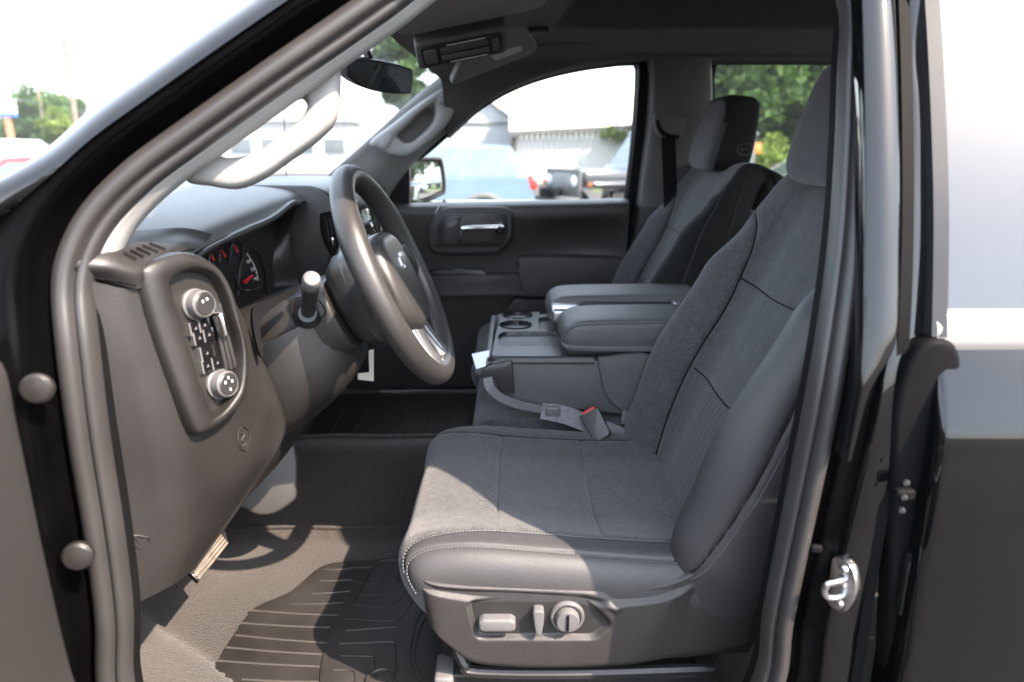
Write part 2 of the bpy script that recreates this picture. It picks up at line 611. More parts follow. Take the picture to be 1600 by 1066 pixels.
lipp = [(0.0205, 0.016), (0.0215, 0.014), (0.0222, 0.018), (0.0222, 0.03), (0.02, 0.03)]
vs = [p + fr_[i][1] * (a * seal_k[i]) + V((0, b, 0)) for i, p in enumerate(ring_s) for a, b in lipp]
obj('trim_lip', vs, gridfaces(len(ring_s), len(lipp), True, True), 'seal_dark', body, angle=70)

# rubber bumper plugs on the hinge pillar
for u, v in ((57, 608), (121, 870)):
    p = at(u, v, YD(1.0) - 0.052)
    obj('bumper_plug', *lathe([(0.0, 0.006), (0.008, 0.0056), (0.0135, 0.0042), (0.0165, 0.001), (0.017, -0.003), (0.0165, -0.006)], p, (0.30, -0.95, 0.1), 24), 'dash', body, angle=28)
# striker on the rear pillar
ps = at(1318, 915, YD(0.95) - 0.030)
pl = Plane(ps, (-0.85, -0.52, 0))
sk = obj('striker', *plate(rpoly([(-0.017, -0.034), (0.008, -0.034), (0.017, -0.013), (0.017, 0.013), (0.008, 0.034), (-0.017, 0.034)], 0.010), pl, -0.006, 0.004, 0.0015), 'steel', body)
lp = [pl.P(0.003, 0.011, 0.0), pl.P(0.001, 0.011, 0.014), pl.P(-0.004, 0.009, 0.024), pl.P(-0.006, 0.0, 0.027), pl.P(-0.004, -0.009, 0.024), pl.P(0.001, -0.011, 0.014), pl.P(0.003, -0.011, 0.0)]
obj('striker_loop', *tube(cr(lp, 6), 0.0040, 12), 'steel', sk)
for b in (-0.023, 0.023):
    obj('bolt', *lathe([(0.0, 0.006), (0.004, 0.006), (0.006, 0.004), (0.0065, 0.002)], pl.P(0.0, b, 0.002), pl.n, 12), 'steel', sk)
pc = at(1275, 857, YD(1.0) - 0.015)
obj('wiring_clip', *rbox(pc, (0.014, 0.008, 0.010), 0.003), 'seal_dark', body)

# ---- rear door on the near side (closed)
prof = [(0.70, 1.365), (0.625, 1.362), (0.608, 1.350), (0.604, 1.335), (0.606, 1.326), (0.599, 1.314), (0.587, 1.291), (0.576, 1.268), (0.571, 1.254), (0.569, 1.235), (0.566, 1.18), (0.564, 1.10), (0.5625, 0.98), (0.566, 0.86), (0.578, 0.72), (0.60, 0.60), (0.66, 0.56)]
DY = 0.125                                       # the skin lies this much nearer the seal plane
prof = [(y + DY, CAM_H + (z - CAM_H) * (y + DY) / y) for y, z in prof]
skin = [V((0, y, z)) for y, z in prof[4:]]
skin = cr(skin, 6)
x0, x1 = 0.459, 1.30
rows = [[V((x0 + 0.004, p.y + 0.07, p.z)) for p in skin], [V((x0, p.y + 0.012, p.z)) for p in skin], [V((x0 + 0.003, p.y + 0.003, p.z)) for p in skin], [V((x0 + 0.010, p.y, p.z)) for p in skin], [V((0.7, p.y - 0.003, p.z)) for p in skin], [V((x1, p.y, p.z)) for p in skin]]
rd = obj('rear_door', [p for r in rows for p in r], gridfaces(len(rows), len(skin)), 'paint', truck, angle=60)
mold = [(y, z) for y, z in prof[:5]]
mr = cr([V((0, y, z)) for y, z in mold], 4)
rows = [[V((x, p.y, p.z)) for p in mr] for x in (x0 - 0.001, 0.6, x1)]
obj('belt_moulding', [p for r in rows for p in r], gridfaces(3, len(mr)), 'moulding', rd, angle=60)
zz = [1.325, 1.42, 1.50, 1.58, 1.66, 1.73, 1.77]
rows = [[V((x, YD(z) - 0.028, z)) for z in zz] for x in (0.470, 0.6, 0.9, 1.3)]
obj('window_pane', [p for r in rows for p in r], gridfaces(4, len(zz)), 'privacy', rd)
fp = [V((0.462 + 0.012 * ((z - 1.31) / 0.4), YD(z) - 0.026, z)) for z in (1.305, 1.42, 1.5, 1.58, 1.66, 1.76)]
obj('window_frame', *sweep(cr(fp, 4), [(-0.009, -0.009), (0.006, -0.012), (0.009, 0.0), (0.006, 0.05), (-0.009, 0.05)], (0, 1, 0)), 'black_plastic', rd, angle=50)
fe = [V((0.430 + 0.02 * max(0, (z - 1.32) / 0.4), YD(z) - 0.012, z)) for z in (0.66, 0.8, 1.0, 1.2, 1.32, 1.42, 1.52, 1.62, 1.73)]
obj('door_edge_seal', *sweep(cr(fe, 4), [(-0.007, -0.012), (0.006, -0.012), (0.009, 0.0), (0.006, 0.03), (-0.008, 0.03)], (0, 1, 0)), 'seal_dark', rd, angle=50)
ap = []
for z in (1.17, 1.20, 1.25, 1.29, 1.33, 1.45, 1.55, 1.65, 1.77):
    y = YD(z) - 0.048
    xa = 0.372 + 0.018 * (z - 1.3) / 0.45
    wk = lin([(1.17, 0.16), (1.24, 0.3), (1.31, 1.0), (1.8, 1.0)], z)  # narrow tail below the belt added to draw the pillar edge's reflection
    ap.append([V((xa + 0.002, y + 0.03, z)), V((xa, y + 0.006, z)), V((xa + 0.006 * wk, y, z)), V((xa + 0.020 * wk, y - 0.003 * wk, z)), V((xa + 0.034 * wk, y, z)), V((xa + 0.040 * wk, y + 0.008, z)), V((xa + 0.040 * wk, y + 0.03, z))])
obj('pillar_applique', *loft(ap, 4, 4), 'paint', rd)
shp = Plane((0.45, 0.722, 1.0), (0, -1, 0), (1, 0, 0))
obj('shut_face', *plate(loop2(shp, [(1392, 1090), (1394, 900), (1396, 700), (1402, 630), (1420, 572), (1450, 536), (1480, 532), (1500, 548), (1508, 600), (1506, 700), (1492, 900), (1470, 1090)], 4), shp, -0.03, 0.0, 0.008, 3), 'seal_dark', rd)
ph = at(1432, 880, 0.712)
ph = at(1424, 912, 0.716)
hg = obj('hinge', *rbox(ph, (0.026, 0.012, 0.085), 0.005), 'seal_dark', rd)
for k in range(5):
    obj('hinge_rib', *rbox(ph + V((-0.011 + 0.0052 * k, -0.0065, -0.002)), (0.0025, 0.004, 0.070), 0.001), 'black_plastic', hg)
ph = at(1412, 772, 0.708)
obj('door_check', *rbox(ph, (0.022, 0.012, 0.014), 0.004), 'seal_dark', rd)
for dz in (0.0, 0.022, -0.02):
    obj('hinge_bolt', *lathe([(0, 0.004), (0.0025, 0.004), (0.0036, 0.002), (0.004, 0)], ph + V((-0.004, -0.008, dz * 0.8)), (-0.5, -0.8, 0.2), 10), 'dash_dark', rd)

# ---- front door, swung open beside the hinge pillar
HP = V((-0.468, 0.615, 0))
pa = math.radians(74)
e = V((math.cos(pa), -math.sin(pa), 0))
dn = V((math.sin(pa), math.cos(pa), 0))
def dp(s, z, h=0.0):
    return HP + e * s + V((0, 0, z)) + dn * h
secs = []
for s, bl in ((0.0, 0.0), (0.012, 0.012), (0.05, 0.022), (0.2, 0.03), (0.6, 0.03), (1.0, 0.026), (1.04, 0.0)):
    secs.append([dp(s, 0.66, -0.02 + bl * 0.4), dp(s - 0.012, 0.76, bl * 1.3), dp(s - 0.008, 0.90, bl * 1.5), dp(s - 0.006, 0.98, bl * 0.7), dp(s, 1.12, bl * 0.6), dp(s, 1.25, bl * 0.5), dp(s, 1.31, bl * 0.2), dp(s, 1.335, -0.03)])
fd = obj('front_door', *loft(secs, 4, 5), 'door', truck, label='open driver door with brown-grey inner panel')
secs = []
for s in (-0.02, 0.0, 0.3, 0.7, 1.06, 1.08):
    k = 0.03 if s in (-0.02, 1.08) else 0.0
    secs.append([dp(s, 0.60, -0.04 - k), dp(s, 0.60, -0.10), dp(s, 0.8, -0.145 + k), dp(s, 1.1, -0.155 + k), dp(s, 1.3, -0.13 + k), dp(s, 1.34, -0.09), dp(s, 1.338, -0.035 - k)])
obj('outer_skin', *loft(secs, 3, 4), 'paint', fd)
pk = [dp(0.03, 0.845, 0.045), dp(0.10, 0.85, 0.058), dp(0.4, 0.85, 0.06), dp(0.75, 0.86, 0.056)]
obj('map_pocket_edge', *tube(cr(pk, 6), 0.007, 10), 'silver', fd)
wf = [dp(0.0, 1.33, -0.06), dp(0.25, 1.52, -0.09), dp(0.55, 1.70, -0.13), dp(0.75, 1.74, -0.14), dp(0.95, 1.73, -0.14), dp(1.02, 1.66, -0.12), dp(1.04, 1.33, -0.06)]
obj('window_frame', *tube(cr(wf, 6), 0.022, 8), 'paint', fd)
obj('window_pane', wf + [dp(0.5, 1.33, -0.06)], [(0, 1, 7), (1, 2, 7), (2, 3, 7), (3, 4, 7), (4, 5, 7), (5, 6, 7)], 'glass', fd, smooth=False)

# ---- driver windshield pillar: inner trim and grab handle
ia, ib = 6 * 8, 17 * 8
pil = ring_s[6 * 8:13 * 8 + 1]
trp = [(0.017, 0.006), (0.023, 0.012), (0.028, 0.022), (0.028, 0.038), (0.020, 0.056), (0.004, 0.074), (-0.02, 0.085), (-0.035, 0.085), (-0.035, 0.05), (0.0, 0.02)]
tp = [(p.x, p.y) for p in cr([(a, b, 0) for a, b in trp], 3, closed=True)]
trimd = obj('pillar_trim', *sweep(pil, tp, (0, 1, 0)), 'trim', truck, angle=60)
hpl = Plane(at(420, 205, 0.915), (0.10, -0.97, 0.22))
outer = [(292, 280), (330, 291), (372, 295), (415, 277), (458, 247), (498, 218), (524, 189), (531, 152), (529, 100), (490, 118), (420, 170), (345, 228)]
inner = [(344, 238), (352, 246), (368, 248), (402, 241), (438, 217), (462, 198), (475, 185), (481, 170), (475, 157), (463, 154), (428, 172), (380, 205)]
def handle(pl_, outer, inner, name, m, parent, th=0.026):
    O, I = loop2(pl_, outer), loop2(pl_, inner)
    secs = []
    for k in range(9):
        w = math.pi * k / 8
        f = 0.5 - 0.5 * math.cos(w)
        hh = th * (max(0.0, math.sin(w)) ** 0.4) * 0.7
        secs.append([pl_.P(o[0] * (1 - f) + i[0] * f, o[1] * (1 - f) + i[1] * f, hh) for o, i in zip(O, I)])
    for k in range(1, 8):
        w = math.pi * k / 8
        f = 0.5 + 0.5 * math.cos(w)
        hh = -th * (max(0.0, math.sin(w)) ** 0.4) * 0.6
        secs.append([pl_.P(o[0] * (1 - f) + i[0] * f, o[1] * (1 - f) + i[1] * f, hh) for o, i in zip(O, I)])
    n = len(O)
    return obj(name, [p for s in secs for p in s], gridfaces(len(secs), n, True, True), m, parent, angle=70)
handle(hpl, outer, inner, 'grab_handle', 'trim', trimd)

# ---- windshield
def wsp(k, y):                                   # k 0 bottom .. 1 top
    c = 1 - ((y - YC) / 0.70) ** 2
    x = -0.80 + 0.66 * k - 0.10 * c * (1 - 0.3 * k)
    z = 1.255 + 0.485 * k + 0.03 * c * k
    return V((x, y, z))
ys = [0.93 + 1.38 * i / 12 for i in range(13)]
def ws_row(k):
    a, b = 0.80 + 0.14 * k, 2.44 - 0.14 * k
    return [wsp(k, a + (b - a) * i / 12) for i in range(13)]
rows = [ws_row(i / 8) for i in range(9)]
wsh = obj('windshield', [p for r in rows for p in r], gridfaces(9, 13), 'glass_ws', truck)
edge = [r[-1] for r in rows]
obj('windshield_seal', *tube([p + V((0, -0.004, -0.006)) for p in edge], 0.008, 8), 'seal_dark', wsh)
obj('windshield_seal', *tube([r[0] + V((0, 0.004, -0.006)) for r in rows], 0.008, 8), 'seal_dark', wsh)

# ---- passenger windshield pillar: trim and grab handle
F_ = [(470, 300), (505, 279), (580, 214), (650, 150), (690, 118), (708, 104)]
R_ = [(596, 330), (612, 300), (640, 262), (690, 214), (745, 170), (800, 137)]
secs = []
for (fu, fv), (ru, rv) in zip(F_, R_):
    f, r = at(fu, fv, 2.27), at_p(ru, rv, -0.02)
    d = r - f
    n = V((0.25, -0.8, 0.1)).normalized()
    secs.append([f + V((-0.02, 0.05, -0.02)), f, f + d * 0.25 + n * 0.022, f + d * 0.55 + n * 0.036, f + d * 0.85 + n * 0.022, r, r + V((0, 0.05, 0))])
trimp = obj('pillar_trim', *loft(secs, 6, 4), 'trim', truck)
pp = Plane(at(645, 190, 2.25), (0.36, -0.90, -0.05))
outer = [(578, 222), (592, 234), (612, 243), (636, 244), (664, 226), (694, 198), (707, 178), (711, 152), (706, 132), (692, 136), (650, 165), (612, 195)]
inner = [(621, 211), (626, 219), (634, 223), (645, 221), (658, 210), (670, 198), (677, 187), (679, 176), (676, 167), (669, 167), (652, 180), (636, 196)]
gh = handle(pp, outer, inner, 'grab_handle', 'trim', trimp, th=0.03)
obj('handle_recess', *plate(loop2(pp, inner), pp, -0.03, -0.012), 'trim_dark', gh)
for c in ((600, 221), (690, 153)):
    o2 = [(c[0] + dx, c[1] + dy) for dx, dy in ((-9, 6), (-6, 10), (2, 9), (9, -2), (10, -8), (6, -11), (-2, -8), (-8, 0))]
    obj('handle_cap', *plate(loop2(pp, o2, 3), pp, 0.0, 0.0245, 0.002), 'trim', gh)

# ---- headliner and roof
def head_z(x, y):
    q = abs(y - YC) / 0.70
    z = 1.80 - 0.055 * max(0, q - 0.25) ** 1.6
    if x < 0.12:
        z -= 0.075 * min(1, (0.12 - x) / 0.30) ** 1.5
    a = max(0.0, min(1.0, (0.30 - abs(y - YC)) / 0.05))
    b = max(0.0, min(1.0, (x - 0.10) / 0.06))
    a, b = a * a * (3 - 2 * a), b * b * (3 - 2 * b)
    return z + 0.055 * a * b
nx, ny = 90, 70
vs = []
for i in range(nx):
    for j in range(ny):
        y = 0.95 + (2.29 - 0.95) * j / (ny - 1)
        xf = -0.20 - 0.05 * (1 - ((y - YC) / 0.68) ** 2)
        x = xf + (1.32 - xf) * i / (nx - 1)
        z = head_z(x, y)
        if j in (0, ny - 1):
            z -= 0.02
        vs.append(V((x, y, z)))
hl = obj('headliner', vs, gridfaces(nx, ny), 'headliner', truck)
vs = []
for i in range(24):
    for j in range(24):
        y = 0.82 + (2.42 - 0.82) * j / 23
        q = (y - YC) / 0.8
        xf = -0.24 - 0.10 * (1 - q * q)
        x = xf + (1.42 - xf) * i / 23
        vs.append(V((x, y, 1.895 - 0.09 * q ** 4 - 0.04 * max(0, (0.2 - x) / 0.5) ** 2)))
obj('roof', vs, gridfaces(24, 24), 'paint', truck)
# roof rail trim over the passenger windows
RT = [(700, 213), (752, 166), (800, 138), (850, 119), (905, 106), (960, 98), (1003, 95)]
secs = []
pts = [at_p(u, v, -0.03) for u, v in RT] + [V((0.55, YP(1.755) - 0.03, 1.760)), V((0.9, YP(1.755) - 0.03, 1.760)), V((1.3, YP(1.74) - 0.03, 1.745))]
for p in pts:
    up = head_z(p.x, 2.20)
    up = max(up, p.z + 0.015)
    secs.append([p + V((0, 0.05, -0.008)), p, p + V((0, -0.03, 0.006)), V((p.x, 2.20, max(p.z + 0.022, up - 0.015))), V((p.x, 2.10, max(p.z + 0.04, head_z(p.x, 2.10) - 0.003)))])
obj('roof_rail_trim', *loft(secs, 5, 5), 'headliner', truck)
secs = []
for p in ring_s[10 * 8:int(17.2 * 8):2]:
    a = p + V((0, 0.03, -0.004))
    secs.append([a, a + V((0, 0.05, 0.012)), V((p.x, 1.06, max(p.z + 0.02, head_z(p.x, 1.06))))])
obj('roof_rail_trim', *loft(secs, 2, 4), 'headliner', truck)

# sun visors
def visor(pts3, name, th, m, label=None):
    a, b, c, d = [V(p) for p in pts3]
    pl_ = Plane((a + b + c + d) / 4, (b - a).cross(d - a), b - a)
    out = rpoly([((q - pl_.p0).dot(pl_.e1), (q - pl_.p0).dot(pl_.e2)) for q in (a, b, c, d)], [0.03, 0.03, 0.05, 0.05])
    s = 1 if pl_.n.z < 0 else -1
    o = obj(name, *plate(out, pl_, -th * s, th * s, 0.006, 3), m, hl)
    return o, pl_
visor([(-0.19, 1.02, 1.685), (-0.21, 1.44, 1.716), (0.055, 1.44, 1.765), (0.075, 1.02, 1.735)], 'sun_visor', 0.010, 'visor')
vis, vpl = visor([at(700, 128, 2.02), at(728, 62, 1.80), at(822, 46, 1.80), at(842, 72, 2.02)], 'sun_visor', 0.008, 'visor')
# warning label printed on the raised visor
lab = [at(760, 80, 2.0), at(812, 66, 2.0), at(815, 73, 2.02), at(771, 90, 2.03)]
lv = []
for (u, v) in ((762, 80), (812, 66), (815, 74), (772, 90)):
    q = vpl.at(u, v)
    q = q + vpl.n * (0.0092 if vpl.n.dot(CAMP - q) > 0 else -0.0092)
    lv.append(q)
obj('warning_label', lv, [(0, 1, 2, 3)], 'white_print', vis, smooth=False)
obj('visor_clip', *rbox(at(842, 47, 1.86), (0.05, 0.012, 0.014), 0.004), 'black_plastic', hl)

# overhead console with map lights
op = Plane(at(722, 74, 1.56), (0.16, -0.62, -0.77), (1, 0, 0.16))
oc = obj('overhead_console', *plate(rpoly([(-0.100, -0.036), (0.092, -0.036), (0.098, 0.036), (-0.094, 0.036)], 0.016), op, -0.06, 0.006, 0.008, 3), 'trim_dark', hl)
q = rpoly([(-0.086, -0.026), (0.082, -0.026), (0.086, 0.026), (-0.086, 0.026)], 0.012)
obj('light_bezel', *plate(q, op, 0.004, 0.0085, 0.002), 'dash_dark', oc)
obj('map_light', *plate(rpoly([(-0.045, -0.017), (0.055, -0.017), (0.055, -0.003), (-0.045, -0.003)], 0.004), op, 0.006, 0.011, 0.0015), 'switch', oc)
obj('map_light', *plate(rpoly([(-0.045, 0.003), (0.055, 0.003), (0.055, 0.017), (-0.045, 0.017)], 0.004), op, 0.006, 0.011, 0.0015), 'switch', oc)
obj('light_button', *plate(rpoly([(-0.080, -0.018), (-0.054, -0.018), (-0.054, 0.018), (-0.080, 0.018)], 0.005), op, 0.006, 0.012, 0.002), 'trim_dark', oc)
obj('light_button', *plate(rpoly([(0.062, -0.018), (0.078, -0.018), (0.078, 0.018), (0.062, 0.018)], 0.005), op, 0.006, 0.012, 0.002), 'trim_dark', oc)
obj('light_rail', *tube([op.P(-0.03, 0.022, 0.010), op.P(0.05, 0.022, 0.010)], 0.0016, 8), 'silver', oc)
obj('light_rail', *tube([op.P(-0.03, -0.022, 0.010), op.P(0.05, -0.022, 0.010)], 0.0016, 8), 'silver', oc)

# inside mirror
mp_ = Plane(at(594, 120, 1.55), (0.81, -0.50, -0.30))
mo = loop2(mp_, [(544, 97), (556, 92), (600, 97), (640, 107), (646, 114), (644, 142), (638, 147), (604, 146), (570, 138), (546, 122), (543, 110)], 3)
im = obj('inside_mirror', *plate(mo, mp_, -0.030, 0.0, 0.006, 3), 'black_plastic', truck)
mo2 = [(a * 0.93, b * 0.88) for a, b in mo]
obj('mirror_glass', *plate(mo2, mp_, -0.004, 0.0012), 'mirror', im)
obj('mirror_stem', *tube(cr([mp_.P(0, 0.01, -0.02), mp_.P(-0.01, 0.05, -0.05), mp_.P(-0.02, 0.10, -0.08)], 5), 0.008, 10), 'black_plastic', im)

# ---- passenger front door
XA, XB = -0.50, 0.395
def pdr(u, v, h=0.0):                            # point on the door's inner face, h out into the cab
    return at(u, v, 2.42 - h)
PDL = Plane((0, 2.42, 1.2), (0, -1, 0), (1, 0, 0))
# belt profile swept along the door: main panel
secs = []
for x in [XA, -0.45, -0.38, -0.34, -0.2, 0.0, 0.2, 0.36, XB]:
    k = lin([(-0.5, 0.0), (-0.38, 0.0), (-0.32, 1.0), (0.39, 1.0)], x)
    bz = 1.318 + 0.022 * (x + 0.3)
    d2 = lin([(-0.5, 0.0), (-0.02, 0.0), (0.08, 0.028), (0.33, 0.028), (0.38, 0.0)], x)
    secs.append([V((x, 2.50, bz + 0.002)), V((x, 2.455, bz + 0.004)), V((x, 2.405, bz - 0.004)), V((x, 2.392, bz - 0.022)), V((x, 2.394, bz - 0.055)), V((x, 2.40 + d2, bz - 0.10)), V((x, 2.412 + d2 * 1.1, bz - 0.17)), V((x, 2.42, bz - 0.24)), V((x, 2.425, bz - 0.33)), V((x, 2.43, bz - 0.45)), V((x, 2.43, 0.66))])
pdoor = obj('passenger_door', *loft(secs, 5, 5), 'door', truck, label='closed passenger door with charcoal trim panel')
# raised pod around the release handle
pod = loop2(PDL, [(672, 345), (690, 326), (720, 322), (786, 322), (800, 330), (803, 345), (800, 372), (782, 392), (760, 396), (690, 396), (672, 386), (669, 365)], 4)
obj('handle_pod', *plate(pod, PDL, 0.0, 0.040, 0.014, 4), 'door', pdoor)
pod2 = loop2(PDL, [(686, 352), (700, 333), (716, 331), (784, 331), (792, 336), (793, 365), (787, 376), (776, 383), (690, 383), (685, 376)], 4)
pb = obj('handle_bezel', *plate(pod2, PDL, 0.030, 0.044, 0.003), 'black_plastic', pdoor)
sw = loop2(PDL, [(694, 350), (704, 337), (724, 336), (720, 345), (716, 379), (694, 379), (692, 372)], 3)
obj('lock_switch', *plate(sw, PDL, 0.040, 0.0475, 0.002), 'dash_dark', pb)
obj('lock_mark', *plate(loop2(PDL, [(703, 346), (716, 342), (714, 349), (702, 353)], 2), PDL, 0.0474, 0.0482), 'switch', pb)
rec = loop2(PDL, [(728, 340), (736, 335), (762, 335), (767, 340), (770, 352), (768, 372), (760, 376), (730, 377), (724, 372), (723, 352)], 3)
obj('handle_cup', *plate(rec, PDL, 0.040, 0.0462, 0.002), 'door', pb)
hb = [PDL.at(722, 357, 0.066), PDL.at(740, 356, 0.068), PDL.at(770, 355, 0.068), PDL.at(782, 355, 0.064), PDL.at(786, 356, 0.05)]
obj('release_handle', *tube(cr(hb, 5), 0.0115, 12, flat=0.75, hint=(0, 0, 1)), 'chrome', pb)
obj('handle_hinge', *rbox(PDL.at(781, 356, 0.05), (0.028, 0.022, 0.044), 0.006), 'gloss_black', pb)
# armrest, pull ledge, pocket
ar = [(810, 420), (812, 408), (824, 397), (975, 401), (982, 410), (980, 452), (824, 456), (818, 448)]
obj('armrest', *plate(loop2(PDL, ar, 4), PDL, -0.01, 0.085, 0.028, 5), 'door', pdoor)
lg = [(664, 431), (668, 428), (816, 425), (822, 430), (821, 450), (816, 455), (670, 458), (664, 452)]
obj('pull_ledge', *plate(loop2(PDL, lg, 3), PDL, -0.01, 0.060, 0.010, 3), 'door', pdoor)
sw = [(676, 421), (700, 419), (752, 418), (760, 424), (758, 427), (676, 430)]
ws_ = obj('window_switch', *plate(loop2(PDL, sw, 2), PDL, -0.01, 0.052, 0.003), 'black_plastic', pdoor)
obj('switch_lever', *rbox(PDL.at(717, 422, 0.055), (0.03, 0.010, 0.008), 0.003), 'switch', ws_)
pk = [(800, 468), (812, 462), (830, 464), (1000, 464), (1005, 500), (800, 500)]
obj('map_pocket', *plate(loop2(PDL, pk, 3), PDL, -0.01, 0.055, 0.016, 3), 'door', pdoor)
obj('lock_pin', *lathe([(0.0045, 0.0), (0.0035, 0.014), (0.006, 0.018), (0.006, 0.024), (0.0, 0.026)], at(955, 309, 2.43), (0, 0, 1), 12), 'black_plastic', pdoor)
obj('trim_seam', *tube([at(689, 317, 2.394), at(684, 326, 2.388), at(680, 336, 2.386)], 0.0012, 6), 'silver', pdoor)
# window surround and pane
wo = [(634, 322), (636, 262), (664, 240), (700, 209), (745, 172), (790, 144), (835, 124), (890, 109), (940, 102), (985, 99), (998, 101), (1001, 110), (996, 180), (988, 250), (980, 310), (976, 316), (800, 322), (700, 326)]
wpts = [at_p(u, v, 0.0) for u, v in wo]
wsm = cr(wpts, 5, closed=True)
obj('window_seal', *tube(wsm, 0.009, 8, closed=True), 'seal_dark', pdoor)
fr = cr([at_p(u, v, -0.005) for u, v in [(1004, 96), (1007, 112), (1003, 180), (996, 250), (988, 312), (984, 360)]], 5)
obj('window_frame', *sweep(fr, [(-0.016, -0.02), (0.020, -0.02), (0.024, 0.04), (-0.018, 0.04)], (0, 1, 0)), 'seal_dark', pdoor)
c = sum(wpts, V((0, 0, 0))) / len(wpts)
wp2 = [p + V((0, 0.012, 0)) for p in wsm]
obj('window_pane', wp2 + [c + V((0, 0.012, 0))], [(i, (i + 1) % len(wp2), len(wp2)) for i in range(len(wp2))], 'glass', pdoor)
sail = [at_p(u, v, -0.012) for u, v in ((592, 300), (640, 256), (640, 330), (600, 340))]
obj('mirror_sail', sail + [p + V((0, 0.02, 0)) for p in sail], [(0, 1, 2, 3), (7, 6, 5, 4), (0, 4, 5, 1), (1, 5, 6, 2), (2, 6, 7, 3), (3, 7, 4, 0)], 'black_plastic', pdoor, smooth=False)
# outer skin below the belt
secs = []
for x in (XA - 0.03, 0, XB + 0.02):
    secs.append([V((x, 2.50, 1.322)), V((x, 2.60, 1.315)), V((x, 2.66, 1.2)), V((x, 2.675, 1.0)), V((x, 2.66, 0.75)), V((x, 2.62, 0.58))])
obj('outer_skin', *loft(secs, 3, 4), 'paint', pdoor)
# outside mirror
mpl = Plane(at(660, 282, 2.66), (0.78, -0.62, 0.03))
mo = loop2(mpl, [(628, 252), (650, 249), (680, 249), (687, 252), (691, 275), (692, 298), (686, 303), (668, 312), (640, 318), (626, 318)], 3)
om = obj('outside_mirror', *plate(mo, mpl, -0.10, 0.0, 0.012, 3), 'black_plastic', pdoor)
mo2 = loop2(mpl, [(630, 254), (650, 253), (678, 253), (683, 256), (687, 277), (688, 295), (682, 299), (666, 307), (640, 314), (629, 314)], 3)
ctr = (sum(a for a, b in mo2) / len(mo2), sum(b for a, b in mo2) / len(mo2))
vs = []
for k in range(1, 11):
    f = k / 10
    for a, b in mo2:
        da, db = (a - ctr[0]) * f, (b - ctr[1]) * f
        vs.append(mpl.P(ctr[0] + da, ctr[1] + db, 0.012 - (da * da + db * db) / (2 * 1.1)))
nn_ = len(mo2)
fs = gridfaces(10, nn_, False, True) + [tuple(range(nn_))]
obj('mirror_glass', vs, fs, 'mirror', om, angle=180)
obj('mirror_frame', *tube([mpl.P(a, b, 0.004) for a, b in mo], 0.0085, 8, closed=True), 'black_plastic', om)

# ---- passenger centre pillar trim with belt guide
secs = []
bp_img = [((1014, 92), (1110, 92)), ((1016, 130), (1112, 140)), ((1012, 200), (1112, 200)), ((1004, 260), (1118, 260)), ((996, 325), (1125, 325)), ((985, 400), (1130, 400)), ((975, 500), (1130, 500))]
for (a, b) in bp_img:
    l, r = at_p(*a, -0.045), at_p(*b, -0.045)
    secs.append([l + V((-0.006, 0.05, 0)), l, l + V((0.018, -0.030, 0)), l.lerp(r, 0.45) + V((0, -0.042, 0)), l.lerp(r, 0.85) + V((0, -0.034, 0)), r + V((0, -0.01, 0)), r + V((0.006, 0.05, 0))])
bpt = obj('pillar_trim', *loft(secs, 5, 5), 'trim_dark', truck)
lower = []
for (a, b) in (((996, 322), (1125, 322)), ((985, 400), (1130, 400)), ((972, 520), (1130, 520))):
    l, r = at_p(*a, -0.052), at_p(*b, -0.052)
    lower.append([l + V((-0.006, 0.05, 0)), l, l + V((0.018, -0.036, 0)), l.lerp(r, 0.45) + V((0, -0.050, 0)), l.lerp(r, 0.85) + V((0, -0.044, 0)), r + V((0, -0.01, 0)), r + V((0.006, 0.05, 0))])
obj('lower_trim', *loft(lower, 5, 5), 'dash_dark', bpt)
bpl = Plane(at_p(1048, 200, -0.09), (0, -1, 0.0), (1, 0, 0))
obj('belt_guide_cover', *plate(loop2(bpl, [(1022, 180), (1030, 179), (1066, 180), (1070, 190), (1066, 215), (1045, 218), (1030, 212), (1022, 196)], 4), bpl, -0.02, 0.010, 0.004), 'trim_dark', bpt)
obj('belt_slot', *tube(cr([bpl.at(1027, 187, 0.012), bpl.at(1029, 198, 0.013), bpl.at(1036, 208, 0.014), bpl.at(1048, 213, 0.014), bpl.at(1060, 214, 0.012)], 5), 0.0062, 8), 'seal_dark', bpt)
bw = cr([bpl.at(1044, 214, 0.012), bpl.at(1046, 260, 0.012), bpl.at(1048, 320, 0.018), bpl.at(1052, 420, 0.03)], 5)
obj('belt_webbing', *sweep(bw, [(-0.022, -0.001), (0.022, -0.001), (0.022, 0.001), (-0.022, 0.001)], (0, 1, 0)), 'seal_dark', bpt)
obj('access_cap', *plate(rpoly([(-0.012, -0.015), (0.012, -0.015), (0.012, 0.015), (-0.012, 0.015)], 0.003), Plane(at_p(1066, 112, -0.082), (0, -1, 0), (1, 0, 0)), -0.01, 0.006, 0.001), 'trim_dark', bpt)

# ---- passenger rear door
secs = []
for x in (0.60, 0.75, 1.0, 1.30):
    secs.append([V((x, 2.50, 1.335)), V((x, 2.44, 1.337)), V((x, 2.41, 1.325)), V((x, 2.40, 1.27)), V((x, 2.42, 1.1)), V((x, 2.43, 0.66))])
prd = obj('rear_passenger_door', *loft(secs, 4, 4), 'door', truck)
wo = [(1114, 345), (1112, 150), (1113, 112), (1120, 96), (1136, 93), (1200, 93), (1300, 93), (1420, 96), (1470, 110), (1480, 320), (1400, 340), (1250, 342)]
wpts = [at_p(u, v, 0.0) for u, v in wo]
wsm = cr(wpts, 5, closed=True)
obj('window_seal', *tube(wsm, 0.010, 8, closed=True), 'seal_dark', prd)
c = sum(wpts, V((0, 0, 0))) / len(wpts)
wp2 = [p + V((0, 0.012, 0)) for p in wsm]
obj('window_pane', wp2 + [c + V((0, 0.012, 0))], [(i, (i + 1) % len(wp2), len(wp2)) for i in range(len(wp2))], 'glass_tint', prd)
